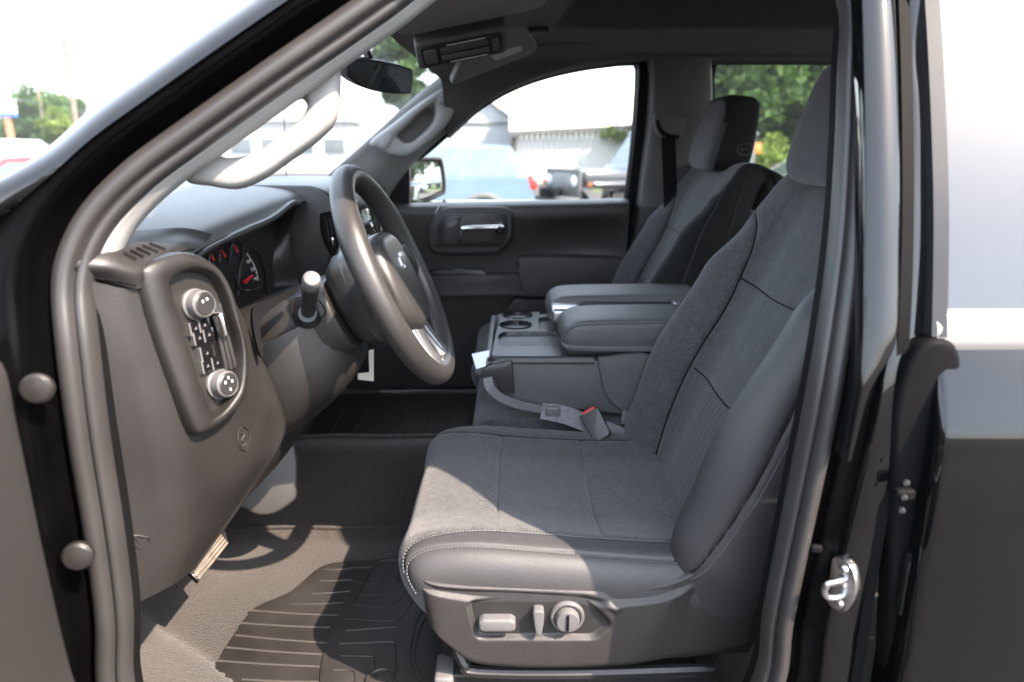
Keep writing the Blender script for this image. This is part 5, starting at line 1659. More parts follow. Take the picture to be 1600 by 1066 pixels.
pocket(rpoly([pz(843, 497), pz(876, 496), pz(880, 515), pz(845, 515)], 0.008), 0.045)
pocket(rpoly([pz(845, 485), pz(872, 484), pz(875, 493), pz(844, 494)], 0.008), 0.045)
pocket(rpoly([pz(780, 525), pz(786, 519.5), pz(872, 518.5), pz(889, 539), pz(784, 540)], 0.012), 0.045)
GZ = np.maximum(GZ, ZT - 0.056)
obj('console_tray', [V((GX[i, j], GY[i, j], GZ[i, j])) for i in range(130) for j in range(240)], gridfaces(130, 240), 'dash_dark', con, angle=60)
for cpt in (cup1, cup2):
    obj('cup_ring', *tube([V((cpt[0] + 0.041 * math.cos(w), cpt[1] + 0.041 * math.sin(w), ZT + 0.0012)) for w in np.linspace(0.3, 2 * math.pi - 0.3, 40)], 0.0014, 6), 'seal_dark', con)
mid = ((cup1[0] + cup2[0]) / 2, (cup1[1] + cup2[1]) / 2)
obj('cup_insert', *rbox((mid[0] + 0.012, mid[1], ZT - 0.028), (0.030, 0.050, 0.050), 0.008), 'gloss_black', con)
obj('tray_front', *box(((-0.048), 1.64, 1.06), (0.004, 0.40, 0.02)), 'dash_dark', con, smooth=False)
# padded armrest lids
def pad(y0, y1, nm, nose):
    secs = []
    for x, zb, zt, inset in ((0.100, 1.098, 1.112, 0.020), (0.104, 1.092, 1.128, 0.012), (0.118, 1.088, 1.143, 0.004), (0.150, 1.086, 1.152, 0.0), (0.25, 1.085, 1.155, 0.0), (0.47, 1.084, 1.157, 0.0)):
        x += nose
        a, b = y0 + inset, y1 - inset * 0.6
        zm = (zb + zt) / 2
        secs.append([V((x, a + 0.006, zb)), V((x, a, zb + 0.010)), V((x, a - 0.002, zm)), V((x, a + 0.002, zt - 0.010)), V((x, a + 0.016, zt - 0.001)), V((x, (a + b) / 2, zt + 0.002)), V((x, b - 0.016, zt - 0.001)), V((x, b - 0.002, zt - 0.010)), V((x, b, zm)), V((x, b - 0.006, zb))])
    o = obj(nm, *loft(secs, 6, 5, closed=True, caps=True), 'console_vinyl', con)
    return secs
s1_ = pad(1.432, 1.600, 'armrest_pad', 0.005)
s2_ = pad(1.690, 1.855, 'armrest_pad', -0.012)
pth = [s[3] for s in s1_]
pp_ = cr(pth, 6)
mb = MB()
obj('pad_piping', *tube([p + V((0, 0.0, 0.001)) for p in pp_], 0.0016, 6), 'thread_dark', con)
obj('lid_base', *rbox((0.295, 1.645, 1.083), (0.36, 0.42, 0.018), 0.004), 'black_plastic', con)
# centre channel between the pads
obj('channel', *rbox((0.295, 1.645, 1.105), (0.36, 0.095, 0.036), 0.004), 'black_plastic', con)
obj('lid_latch', *rbox((0.128, 1.645, 1.121), (0.070, 0.085, 0.034), 0.008), 'silver', con)
obj('channel_wall', *rbox((0.30, 1.684, 1.128), (0.26, 0.008, 0.022), 0.003), 'dash', con)
obj('channel_end', *rbox((0.40, 1.645, 1.130), (0.020, 0.085, 0.026), 0.005), 'silver', con)
# side storage lid, front latch block, bright pull handle
SL = loop2(KP, [(934, 560), (945, 556), (1015, 553), (1012, 600), (1003, 640), (985, 641), (962, 632), (945, 612), (938, 585)], 4)
obj('storage_lid', *plate(SL, KP, 0.0, 0.014, 0.008, 4), 'console_vinyl', con)
obj('latch_block', *plate(loop2(KP, [(764, 570), (798, 562), (801, 566), (804, 611), (780, 611), (776, 590), (766, 592), (748, 588), (742, 580)], 1), KP, -0.02, 0.016, 0.004), 'dash_dark', con)
hp_ = [at(737, 553, 1.50), at(766, 547, 1.52), at(772, 568, 1.43), at(744, 577, 1.40)]
obj('pull_handle', hp_ + [p + V((0.004, 0.004, -0.014)) for p in hp_], [(0, 1, 2, 3), (7, 6, 5, 4), (0, 4, 5, 1), (1, 5, 6, 2), (2, 6, 7, 3), (3, 7, 4, 0)], 'silver', con)
tg = loop2(KP, [(972, 629), (988, 628), (990, 634), (987, 660), (970, 660)], 1)
obj('fold_loop', *plate(tg, KP, 0.004, 0.010, 0.002), 'belt', con)
# jump seat cushion under the console
secs = []
for x, zt in ((-0.092, 0.86), (-0.088, 0.90), (-0.07, 0.928), (-0.02, 0.942), (0.10, 0.940), (0.35, 0.925)):
    secs.append([V((x, 1.437, 0.79)), V((x, 1.432, zt - 0.03)), V((x, 1.445, zt - 0.006)), V((x, 1.50, zt)), V((x, 1.78, zt)), V((x, 1.835, zt - 0.006)), V((x, 1.85, zt - 0.03)), V((x, 1.845, 0.79))])
obj('jump_seat_cushion', *loft(secs, 5, 4, closed=True, caps=True), 'fabric', con)
obj('jump_seat_base', *rbox((0.15, 1.64, 0.74), (0.38, 0.36, 0.14), 0.02), 'black_plastic', con)

# ================================================================== seat belt and buckle
bp_ = [at(762, 590, 1.408), at(766, 606, 1.402), at(784, 622, 1.402), at(812, 633, 1.405), at(846, 640, 1.408)]
sb = obj('seat_belt', *sweep(cr(bp_, 6), [(-0.010, -0.0012), (0.010, -0.0012), (0.010, 0.0012), (-0.010, 0.0012)], (0.0, 1, 0.35)), 'belt', truck)
bq = [at(846, 641, 1.412), at(880, 648, 1.408), at(925, 664, 1.40), at(965, 680, 1.392), at(1005, 694, 1.385)]
obj('lap_webbing', *sweep(cr(bq, 6), [(-0.022, -0.0012), (0.022, -0.0012), (0.022, 0.0012), (-0.022, 0.0012)], (0.05, -0.62, 0.78)), 'belt', sb)
obj('belt_stop', *rbox(at(864, 643, 1.402), (0.030, 0.008, 0.022), 0.003), 'switch', sb)
k0, k1 = at(919, 643, 1.372), at(943, 686, 1.345)
ax = (k1 - k0).normalized()
BK = Plane((k0 + k1) / 2, (-0.25, -0.85, 0.45), ax)
Lh = (k1 - k0).length / 2
obj('buckle', *plate(rpoly([(-Lh, -0.022), (Lh * 0.8, -0.019), (Lh, -0.012), (Lh, 0.012), (Lh * 0.8, 0.019), (-Lh, 0.022)], 0.003), BK, -0.022, 0.0, 0.004, 3), 'black_plastic', sb)
obj('buckle_button', *rbox(BK.P(-Lh - 0.001, 0, -0.011), (0.030, 0.010, 0.010), 0.002, Matrix((BK.e2, BK.n, BK.e1)).transposed()), 'red', sb)
obj('buckle_stalk', *tube([BK.P(Lh, 0, -0.012), BK.P(Lh + 0.05, 0.01, -0.02)], 0.008, 8), 'black_plastic', sb)
# ================================================================== surroundings
M['asphalt'] = mat('asphalt', (0.042, 0.040, 0.039), 0.9, var=0.25, vscale=0.8, bump=0.5, bscale=60, speck=0.4)
M['lawn'] = mat('mown_grass', (0.075, 0.105, 0.030), 0.95, var=0.35, vscale=1.2, bump=0.5, bscale=30, speck=0.4)
M['hill'] = mat('wooded_hill', (0.040, 0.060, 0.030), 1.0, var=0.35, vscale=0.05, bump=0.4, bscale=0.3)
M['bark'] = mat('bark', (0.10, 0.075, 0.055), 0.95, var=0.3, vscale=8, bump=0.6, bscale=30)
M['pole'] = mat('weathered_pole_wood', (0.17, 0.14, 0.11), 0.9, var=0.25, vscale=3, bump=0.4, bscale=30)
M['white_wall'] = mat('whitewashed_boards', (0.62, 0.60, 0.57), 0.85, var=0.14, vscale=0.9, stretch=(6, 6, 0.4))
M['grey_wall'] = mat('grey_boards', (0.38, 0.40, 0.41), 0.85, var=0.12, vscale=0.8, stretch=(6, 6, 0.4))
M['tin'] = mat('rusty_tin_roof', (0.55, 0.47, 0.42), 0.6, var=0.2, vscale=0.7)
M['blue_paint'] = mat('slate_blue_paint', (0.13, 0.20, 0.27), 0.25, var=0.05, coat=1.0)
M['dark_paint'] = mat('dark_blue_grey_paint', (0.016, 0.020, 0.026), 0.25, var=0.05, coat=1.0)
M['red_paint'] = mat('red_paint', (0.42, 0.03, 0.03), 0.25, var=0.05, coat=1.0)
M['white_paint'] = mat('white_paint', (0.72, 0.72, 0.72), 0.3, var=0.03, coat=1.0)
M['sky_pale_glass'] = mat('sky_pale_glass', (0.20, 0.23, 0.24), 0.06, var=0.1, metal=0.7)  # sky reflection and flare put into a pale metallic tint
M['tyre'] = mat('tyre', (0.018, 0.018, 0.018), 0.8, var=0.2, bump=0.4, bscale=120)
M['cladding'] = mat('grey_cladding', (0.10, 0.105, 0.10), 0.7, var=0.1)
M['lamp_lens'] = mat('lamp_lens', (0.7, 0.72, 0.74), 0.1, var=0.05, coat=1.0)
M['amber'] = mat('amber_lens', (0.75, 0.20, 0.04), 0.25, var=0.05)
M['sign_blue'] = mat('sign_blue', (0.05, 0.12, 0.38), 0.5, var=0.05)
M['brick'] = mat('orange_brick', (0.40, 0.17, 0.10), 0.85, var=0.15, vscale=6)
def leaf_mat(name, a):
    m = mat(name, a, 0.7, var=0.45, vscale=0.55, spec=0.3)
    nt = m.node_tree
    B = nt.nodes['Principled BSDF']
    tr = nt.nodes.new('ShaderNodeBsdfTranslucent')
    tr.inputs['Color'].default_value = (a[0] * 1.3, a[1] * 1.5, a[2] * 0.8, 1)
    mx = nt.nodes.new('ShaderNodeMixShader')
    mx.inputs[0].default_value = 0.35
    nt.links.new(B.outputs[0], mx.inputs[1])
    nt.links.new(tr.outputs[0], mx.inputs[2])
    nt.links.new(mx.outputs[0], nt.nodes['Material Output'].inputs['Surface'])
    return m
M['leaf_dark'] = leaf_mat('dark_leaves', (0.035, 0.075, 0.020))
M['leaf_mid'] = leaf_mat('mid_leaves', (0.060, 0.115, 0.030))
M['leaf_pale'] = leaf_mat('yellow_green_leaves', (0.12, 0.17, 0.035))

g = obj('ground', [V((-900, -900, 0)), V((900, -900, 0)), V((900, 900, 0)), V((-900, 900, 0))], [(0, 1, 2, 3)], 'asphalt', None, smooth=False)
tag(g, kind='structure')
def sheet(name, pts, z, m):
    o = obj(name, [V((x, y, z)) for x, y in pts], [tuple(range(len(pts)))], m, None, smooth=False)
    return tag(o, kind='structure')
sheet('lawn', [(5.0, 21), (60, 18), (90, 60), (4, 60), (3.0, 26)], 0.012, 'lawn')
sheet('lawn', [(22, -12), (60, -12), (60, 17.5), (20, 18.5)], 0.008, 'lawn')

# hills far off
vs = []
nx = 70
for i in range(nx):
    x = -900 + 620 * i / (nx - 1)
    h = 36 + 14 * math.sin(x * 0.011 + 1.2) + 8 * math.sin(x * 0.031) + 3 * math.sin(x * 0.11) + rng.uniform(-1, 1)
    vs += [V((x, 560, -2)), V((x, 590, h * 0.6)), V((x, 640, h)), V((x, 700, h * 0.9))]
hl2 = obj('hills', vs, gridfaces(nx, 4), 'hill', None)
tag(hl2, kind='structure')

def leaves(center, rad, n, size, clumps=26, flat=0.8):
    """leaf-sized faces in clumps through an ellipsoid"""
    c = np.array(center)
    rad = np.array(rad)
    d = rng.normal(size=(clumps, 3))
    d /= np.linalg.norm(d, axis=1, keepdims=True)
    cc = c + d * rad * rng.uniform(0.45, 0.92, (clumps, 1))
    cr_ = rng.uniform(0.24, 0.46, clumps) * rad.mean()
    idx = rng.integers(0, clumps, n)
    dd = rng.normal(size=(n, 3))
    dd /= np.linalg.norm(dd, axis=1, keepdims=True)
    pos = cc[idx] + dd * (cr_[idx] * rng.uniform(0.35, 1.0, n) ** 0.6)[:, None] * np.array([1, 1, flat])
    a = rng.normal(size=(n, 3))
    a /= np.linalg.norm(a, axis=1, keepdims=True)
    b = np.cross(a, rng.normal(size=(n, 3)))
    b /= np.linalg.norm(b, axis=1, keepdims=True)
    s = size * rng.uniform(0.6, 1.3, n)[:, None]
    v = np.empty((n * 4, 3))
    v[0::4] = pos - a * s
    v[1::4] = pos + b * s * 0.55
    v[2::4] = pos + a * s
    v[3::4] = pos - b * s * 0.55
    return v

def leaf_obj(name, v, m, parent):
    n = len(v) // 4
    c = v.mean(axis=0)
    me = bpy.data.meshes.new(name)
    me.vertices.add(len(v))
    me.vertices.foreach_set('co', (v - c).ravel())
    me.loops.add(n * 4)
    me.polygons.add(n)
    me.loops.foreach_set('vertex_index', np.arange(n * 4))
    me.polygons.foreach_set('loop_start', np.arange(n) * 4)
    me.materials.append(M[m])
    me.update()
    me.validate()
    o = bpy.data.objects.new(name, me)
    return link(o, parent, V(c))

def tree(name, base, h, crown_c, rad, label, m='leaf_mid', n=5000, size=0.16, cat='tree', group=None, tr=0.16, clumps=26):
    t = thing(name, base, label, cat, group)
    b = V(base)
    top = V(crown_c) + V((0, 0, rad[2] * 0.4))
    mid = b.lerp(top, 0.5) + V((random.uniform(-.1, .1), random.uniform(-.1, .1), 0))
    mb = MB().add(*tube(cr([b + V((0, 0, -0.1)), mid, top], 5), [tr * (1 - 0.085 * k) for k in range(11)], 8))
    for k in range(5):
        w = k * 1.3 + random.random()
        p0 = b.lerp(top, 0.4 + 0.08 * k)
        mb.add(*tube([p0, p0 + V((math.cos(w) * rad[0] * 0.35, math.sin(w) * rad[1] * 0.35, rad[2] * 0.2)), p0 + V((math.cos(w) * rad[0] * 0.7, math.sin(w) * rad[1] * 0.7, rad[2] * 0.35))], [tr * 0.4, tr * 0.25, tr * 0.1], 6))
    mb.build('trunk', 'bark', t)
    leaf_obj('crown', leaves(crown_c, rad, n, size, clumps), m, t)
    return t

# wood edge beyond the passenger rear window
TG = 'trees beyond the grass verge'
specs = [
    (8.2, 27.0, 7.4, 2.0, 'leaf_mid', 'tall broad green tree at the wood edge beside the pillar in the rear window'),
    (10.0, 29.0, 8.4, 2.3, 'leaf_dark', 'dark dense tree filling the middle of the rear side window'),
    (12.0, 27.5, 6.8, 2.0, 'leaf_mid', 'bright leafy tree between the two seat headrests in the rear side window'),
    (14.2, 30.0, 8.8, 2.4, 'leaf_dark', 'dark tree behind the driver headrest in the rear side window'),
    (17.5, 28.0, 8.0, 2.5, 'leaf_mid', 'green tree at the end of the wood edge past the driver headrest')]
for x, y, h, r, m, lb in specs:
    tree('broadleaf_tree', (x, y, 0), h, (x, y, h * 0.54), (r * 1.15, r, h * 0.50), lb, m, 12000, 0.17, group=TG, tr=0.2, clumps=70)
for x, y, h, r, m, lb in [(8.6, 25.4, 2.0, 1.5, 'leaf_pale', 'pale low bush at the foot of the wood edge behind the passenger headrest'), (11.0, 25.6, 2.2, 1.2, 'leaf_pale', 'yellow-green bush on the verge below the tall trees'), (13.2, 26.2, 2.6, 1.3, 'leaf_dark', 'dark undergrowth bush below the tall trees by the verge')]:
    tree('verge_bush', (x, y, 0), h, (x, y, h * 0.5), (r, r, h * 0.5), lb, m, 3500, 0.11, cat='bush', tr=0.06)
# trees behind the truck, seen in the outside mirror
for x, y, h, r, m, lb in [(34, 0.5, 9, 3.0, 'leaf_dark', 'dark tree behind the truck shown at the inner edge of the outside mirror'), (37, 6.0, 10, 3.2, 'leaf_mid', 'green tree behind the white trailer shown in the outside mirror'), (35, 12.0, 8, 2.8, 'leaf_mid', 'green tree beyond the lot behind the truck, outermost in the outside mirror')]:
    tree('broadleaf_tree', (x, y, 0), h, (x, y, h * 0.58), (r, r, h * 0.42), lb, m, 6000, 0.24, group='trees behind the truck', tr=0.25, clumps=36)
# pale tree top over the windshield
p = at(628, 108, 24)
tree('broadleaf_tree', (p.x, p.y, 0), 5.6, (p.x, p.y, p.z - 0.1), (1.15, 1.15, 1.35), 'pale green tree top seen high through the windshield behind the inside mirror', 'leaf_mid', 4200, 0.13, tr=0.14)
# left-hand trees by the road
for (u, v, Y, h, r, m, lb) in [(75, 175, 62, 5.2, 2.6, 'leaf_mid', 'rounded green tree by the road beyond the windshield pillar, behind the street lamp'), (40, 195, 64, 4.4, 1.8, 'leaf_mid', 'green roadside tree beside the lamp pole, just past the white sign'), (95, 200, 50, 2.6, 1.3, 'leaf_pale', 'yellow-green bush at the edge of the windshield pillar'), (60, 208, 58, 2.6, 1.4, 'leaf_dark', 'dark green bush between the sign and the yellow-green bush'), (20, 205, 66, 3.4, 1.6, 'leaf_mid', 'green bush below the white roadside sign'), (112, 178, 70, 4.4, 1.9, 'leaf_mid', 'green tree between the two utility poles')]:
    p = at(u, v, Y)
    tree('roadside_tree', (p.x, p.y, 0), h, (p.x, p.y, max(p.z, h * 0.35)), (r, r, h * 0.45), lb, m, 3200, 0.16, cat='tree' if h > 3 else 'bush', tr=0.1)

# utility poles and street lamp
def pole(u0, v0, Y, label, lamp=False):
    top = at(u0, v0, Y)
    t = thing('utility_pole', (top.x, top.y, 0), label, 'pole', 'utility poles by the road')
    obj('shaft', *tube([V((top.x, top.y, -0.2)), V((top.x, top.y, top.z))], [0.19, 0.12], 10), 'pole', t)
    for dz, L in ((-0.35, 1.15), (-1.0, 0.8)):
        obj('crossarm', *box((top.x, top.y - 0.1, top.z + dz), (2 * L, 0.10, 0.12)), 'pole', t, smooth=False)
        for k in (-1, -0.5, 0.5, 1):
            obj('insulator', *lathe([(0.03, 0), (0.05, 0.05), (0.03, 0.14), (0.0, 0.16)], (top.x + k * L * 0.92, top.y - 0.1, top.z + dz + 0.06), (0, 0, 1), 8), 'switch', t)
    if lamp:
        z = top.z - 4.0
        obj('lamp_arm', *tube(cr([V((top.x, top.y, z - 0.3)), V((top.x - 0.8, top.y, z + 0.05)), V((top.x - 1.9, top.y, z + 0.1))], 5), 0.05, 8), 'silver', t)
        obj('lamp_head', *rbox((top.x - 2.2, top.y, z + 0.08), (0.7, 0.28, 0.16), 0.06), 'switch', t)
    return t
pole(98, 58, 46, 'tall wooden utility pole with crossarms nearest the windshield pillar')
pole(48, 76, 60, 'wooden utility pole with a street lamp arm, farther left of the two', True)
# roadside sign
p = at(6, 170, 55)
t = thing('roadside_sign', (p.x, p.y, 0), 'white roadside sign with blue base on a brick post at the picture edge', 'sign')
obj('panel', *box((p.x, p.y, p.z + 0.15), (1.7, 0.3, 0.9)), 'white_paint', t, smooth=False)
obj('base_band', *box((p.x, p.y, p.z - 0.45), (1.7, 0.3, 0.28)), 'sign_blue', t, smooth=False)
obj('post', *box((p.x + 0.15, p.y, (p.z - 0.6) / 2), (0.35, 0.3, p.z - 0.6)), 'brick', t, smooth=False)

# white building across the road
p = at(300, 190, 48)
q = at(545, 190, 48)
t = thing('white_building', ((p.x + q.x) / 2, 48, 0), 'long low white building across the lot, seen through the windshield', 'building')
obj('wall', *box(((p.x + q.x) / 2, 50, 1.6), (q.x - p.x, 4, 3.2)), 'white_wall', t, smooth=False)
obj('roof', *box(((p.x + q.x) / 2, 50, 3.35), (q.x - p.x + 0.6, 4.6, 0.25)), 'grey_wall', t, smooth=False)
for k in range(5):
    x = p.x + (k + 0.5) * (q.x - p.x) / 5
    w = obj('window', *box((x, 47.97, 1.7), (1.5, 0.08, 1.1)), 'white_paint', t, smooth=False)
    obj('pane', *box((x, 47.92, 1.7), (1.35, 0.04, 0.95)), 'sky_pale_glass', w, smooth=False)

# whitewashed shed with tin roof
Y0 = 33.0
pl_, pr_ = at(806, 207, Y0), at(1100, 192, Y0)
zl, zr = pl_.z, pr_.z
t = thing('shed', ((pl_.x + pr_.x) / 2, Y0, 0), 'long whitewashed board shed with pale tin roof behind the parked vehicles', 'shed')
nb = 34
for k in range(nb):
    xa = pl_.x + (pr_.x - pl_.x) * k / nb
    xb = pl_.x + (pr_.x - pl_.x) * (k + 1) / nb - 0.02
    zt = zl + (zr - zl) * k / nb
    obj('board', *box(((xa + xb) / 2, Y0 + rng.uniform(0, 0.02), zt / 2), (xb - xa, 0.04, zt)), 'white_wall', t, smooth=False)
obj('wall', *box(((pl_.x + pr_.x) / 2, Y0 + 3.1, 0.98), (pr_.x - pl_.x, 6.0, 1.96)), 'white_wall', t, smooth=False)
vs = [V((pl_.x - 0.3, Y0 - 0.4, zl - 0.02)), V((pr_.x + 0.3, Y0 - 0.4, zr - 0.02)), V((pr_.x + 0.3, Y0 + 5, zr + 2.1)), V((pl_.x - 0.3, Y0 + 5, zl + 2.1))]
obj('roof', vs + [v + V((0, 0, 0.08)) for v in vs], [(0, 1, 2, 3), (7, 6, 5, 4), (0, 4, 5, 1), (1, 5, 6, 2), (2, 6, 7, 3), (3, 7, 4, 0)], 'tin', t, smooth=False)
obj('fascia', *box(((pl_.x + pr_.x) / 2, Y0 - 0.44, (zl + zr) / 2 - 0.02), (pr_.x - pl_.x + 0.6, 0.05, 0.16), Matrix.Rotation(-math.atan2(zr - zl, pr_.x - pl_.x), 3, 'Y')), 'cladding', t, smooth=False)
obj('corner_post', *box((pl_.x - 0.1, Y0 - 0.06, zl / 2 - 0.1), (0.22, 0.2, zl - 0.2)), 'bark', t, smooth=False)
# ivy on the shed eave
p = at(965, 205, Y0 - 0.6)
t = thing('ivy', (p.x, p.y, 0), 'bright green vine hanging over the eave at the end of the white shed', 'vine')
v1 = leaves((p.x + 0.4, p.y, p.z - 0.05), (1.5, 0.35, 0.28), 900, 0.09, 20)
v2 = leaves((p.x + 0.5, p.y, p.z - 0.7), (0.45, 0.3, 0.75), 500, 0.09, 12)
leaf_obj('foliage', np.vstack([v1, v2]), 'leaf_pale', t)
obj('stem', *tube([V((p.x + 0.5, p.y + 0.2, 0)), V((p.x + 0.45, p.y + 0.2, p.z * 0.5)), V((p.x + 0.3, p.y + 0.2, p.z))], 0.03, 6), 'bark', t)
# grey gabled barn behind
Y1 = 37.5
l, r = at(690, 190, Y1), at(806, 190, Y1)
t = thing('grey_barn', ((l.x + r.x) / 2, Y1, 0), 'pale grey gabled barn left of the whitewashed shed', 'barn')
ze, za = at(750, 193, Y1).z, at(750, 138, Y1).z
xm = (l.x + r.x) / 2 - 0.3
gv = [V((l.x, Y1, 0)), V((r.x, Y1, 0)), V((r.x, Y1, ze)), V((xm, Y1, za)), V((l.x, Y1, ze))]
obj('wall', gv + [v + V((0, 7, 0)) for v in gv], [(0, 1, 2, 3, 4), (9, 8, 7, 6, 5), (0, 5, 6, 1), (1, 6, 7, 2), (2, 7, 8, 3), (3, 8, 9, 4), (4, 9, 5, 0)], 'grey_wall', t, smooth=False)
for k in range(14):
    x = l.x + (r.x - l.x) * (k + 0.5) / 14
    obj('batten', *box((x, Y1 - 0.02, ze / 2), (0.05, 0.04, ze)), 'grey_wall', t, smooth=False)
obj('band', *box(((l.x + r.x) / 2, Y1 - 0.06, ze), (r.x - l.x, 0.06, 0.10)), 'cladding', t, smooth=False)
for s, xe in ((1, r.x), (-1, l.x)):
    d = V((xe - xm, 0, ze - za))
    e_ = d.normalized()
    a, b = V((xm, Y1 - 0.35, za + 0.05)), V((xe, Y1 - 0.35, ze + 0.05)) + e_ * 0.4
    vs = [a, b, b + V((0, 7.6, 0)), a + V((0, 7.6, 0))]
    obj('roof', vs + [v + V((0, 0, 0.1)) for v in vs], [(0, 1, 2, 3), (7, 6, 5, 4), (0, 4, 5, 1), (1, 5, 6, 2), (2, 6, 7, 3), (3, 7, 4, 0)], 'tin', t, smooth=False)

# ------------------------------------------------------------------ vehicles
def arch(cx, r, z0, n=9):
    return [(cx - r * math.cos(math.pi * k / n), z0 + r * math.sin(math.pi * k / n)) for k in range(n + 1)]
def vehicle(name, pos, heading, label, paint, L=4.6, Wd=1.85, lower=None, cabin=None, wheels=(0.9, 3.6), wr=0.36, cat='car', clad=False, group=None):
    """side profile runs from the rear (x=0) to the nose (x=L); heading turns it about z"""
    t = thing(name, pos, label, cat, group)
    R = Matrix.Rotation(heading, 3, 'Z')
    o = V(pos)
    class LP(Plane):
        def P(self, a, b, h=0.0):
            return o + R @ V((a - L / 2, -Wd / 2 - h, b))
    side = LP(o, R @ V((0, -1, 0)), R @ V((1, 0, 0)))
    z0 = 0.30
    out = [(0.06, z0 + 0.1)] + [(wheels[0] - wr * 1.12, z0)] + arch(wheels[0], wr * 1.12, z0)[1:-1] + [(wheels[0] + wr * 1.12, z0), (wheels[1] - wr * 1.12, z0)] + arch(wheels[1], wr * 1.12, z0)[1:-1] + [(wheels[1] + wr * 1.12, z0), (L - 0.06, z0 + 0.1)] + lower
    obj('body', *plate(out, side, -Wd, 0.0, 0.07, 3), paint, t, angle=35)
    def tp(x, z, s):
        k = max(0, (z - cabin[0][1])) / max(0.01, (cabin[1][1] - cabin[0][1]))
        return o + R @ V((x - L / 2, s * (Wd / 2 - 0.05 - 0.13 * k), z))
    n = len(cabin)
    vs = [tp(x, z, -1) for x, z in cabin] + [tp(x, z, 1) for x, z in cabin]
    obj('cabin', vs, [tuple(range(n))[::-1], tuple(range(n, 2 * n))] + [(i, (i + 1) % n, (i + 1) % n + n, i + n) for i in range(n)], paint, t, angle=30)
    # side windows
    x0, z0c = cabin[0]
    x1, z1c = cabin[-1]
    zt = max(z for x, z in cabin) - 0.09
    zb = z0c + 0.05
    xs_top = [x for x, z in cabin if z > zt - 0.12]
    xa, xb = min(xs_top) + 0.05, max(xs_top) - 0.05
    k = 3
    for s in (-1, 1):
        for i in range(k):
            b0 = x0 + 0.2 + (x1 - x0 - 0.4) * i / k
            b1 = x0 + 0.2 + (x1 - x0 - 0.4) * (i + 1) / k - 0.07
            t0 = xa + (xb - xa) * i / k
            t1_ = xa + (xb - xa) * (i + 1) / k - 0.07
            q = [tp(b0, zb, s), tp(b1, zb, s), tp(t1_, zt, s), tp(t0, zt, s)]
            nn = R @ V((0, s * 0.012, 0))
            obj('side_window', [p + nn for p in q] + [p - nn for p in q], [(0, 1, 2, 3), (7, 6, 5, 4), (0, 4, 5, 1), (1, 5, 6, 2), (2, 6, 7, 3), (3, 7, 4, 0)], 'sky_pale_glass', t, smooth=False)
    # front and rear screens
    for (p0, p1) in ((cabin[0], cabin[1]), (cabin[-1], cabin[-2])):
        a = [tp(p0[0], p0[1], -1), tp(p0[0], p0[1], 1), tp(p1[0], p1[1], 1), tp(p1[0], p1[1], -1)]
        c = sum(a, V()) / 4
        nn = (a[1] - a[0]).cross(a[3] - a[0]).normalized() * 0.012
        q = [c + (p - c) * 0.86 for p in a]
        obj('screen', [p + nn for p in q] + [p - nn for p in q], [(0, 1, 2, 3), (7, 6, 5, 4), (0, 4, 5, 1), (1, 5, 6, 2), (2, 6, 7, 3), (3, 7, 4, 0)], 'sky_pale_glass', t, smooth=False)
    for wx in wheels:
        for s in (-1, 1):
            c = o + R @ V((wx - L / 2, s * (Wd / 2 - 0.12), wr))
            ax_ = R @ V((0, s, 0))
            w = obj('wheel', *lathe([(wr * 0.62, -0.10), (wr * 0.95, -0.11), (wr, -0.06), (wr, 0.06), (wr * 0.95, 0.11), (wr * 0.62, 0.11)], c, ax_, 24), 'tyre', t)
            obj('rim', *lathe([(wr * 0.62, 0.0), (wr * 0.62, 0.10), (wr * 0.55, 0.08), (wr * 0.2, 0.09), (0.0, 0.10)], c, ax_, 20), 'silver', w)
            if clad:
                pts = [o + R @ V((a_ - L / 2, s * (Wd / 2 + 0.01), b_)) for a_, b_ in arch(wx, wr * 1.18, 0.34)]
                obj('arch_cladding', *tube(pts, 0.05, 8), 'cladding', t)
    zl_ = lower[len(lower) // 2][1]
    for s in (-1, 1):
        obj('tail_lamp', *rbox(o + R @ V((-L / 2 + 0.05, s * (Wd / 2 - 0.08), 0.95)), (0.12, 0.18, 0.16), 0.03, R), 'red', t)
        obj('head_lamp', *rbox(o + R @ V((L / 2 - 0.07, s * (Wd / 2 - 0.2), 0.74)), (0.12, 0.34, 0.14), 0.03, R), 'lamp_lens', t)
    return t

low_suv = [(4.62, 0.75), (4.45, 0.95), (3.4, 1.02), (0.15, 1.05), (0.02, 0.75)]
cab_suv = [(0.12, 1.02), (0.42, 1.55), (1.2, 1.60), (2.3, 1.58), (3.35, 1.0)]
p = at(838, 300, 11.6)
vehicle('blue_suv', (p.x - 2.3, 12.5, 0), math.pi, 'slate blue SUV with grey wheel arches parked beyond the passenger window', 'blue_paint', 4.6, 1.85, low_suv, cab_suv, (0.85, 3.65), 0.37, 'SUV', True)

low_car = [(4.45, 0.62), (4.3, 0.80), (3.1, 0.92), (0.5, 0.98), (0.02, 0.80)]
cab_car = [(0.55, 0.95), (1.2, 1.40), (1.9, 1.44), (2.5, 1.40), (3.3, 0.92)]
p = at(300, 296, 8.6)
vehicle('red_car', (p.x - 1.2, 9.4, 0), 0.0, 'red car nosing past the far edge of the dash in the windshield', 'red_paint', 4.5, 1.8, low_car, cab_car, (0.85, 3.55), 0.33)
p = at(1215, 285, 11.5)
vehicle('white_car', (p.x + 1.1, 12.3, 0), math.pi, 'white car parked beyond the rear side window, between the seats', 'white_paint', 4.5, 1.8, low_car, cab_car, (0.85, 3.55), 0.33)
vehicle('white_car', (19.0, 2.6, 0), math.pi / 2 + 0.4, 'small white car behind the truck, shown in the outside mirror', 'white_paint', 4.4, 1.8, low_car, cab_car, (0.85, 3.5), 0.33)
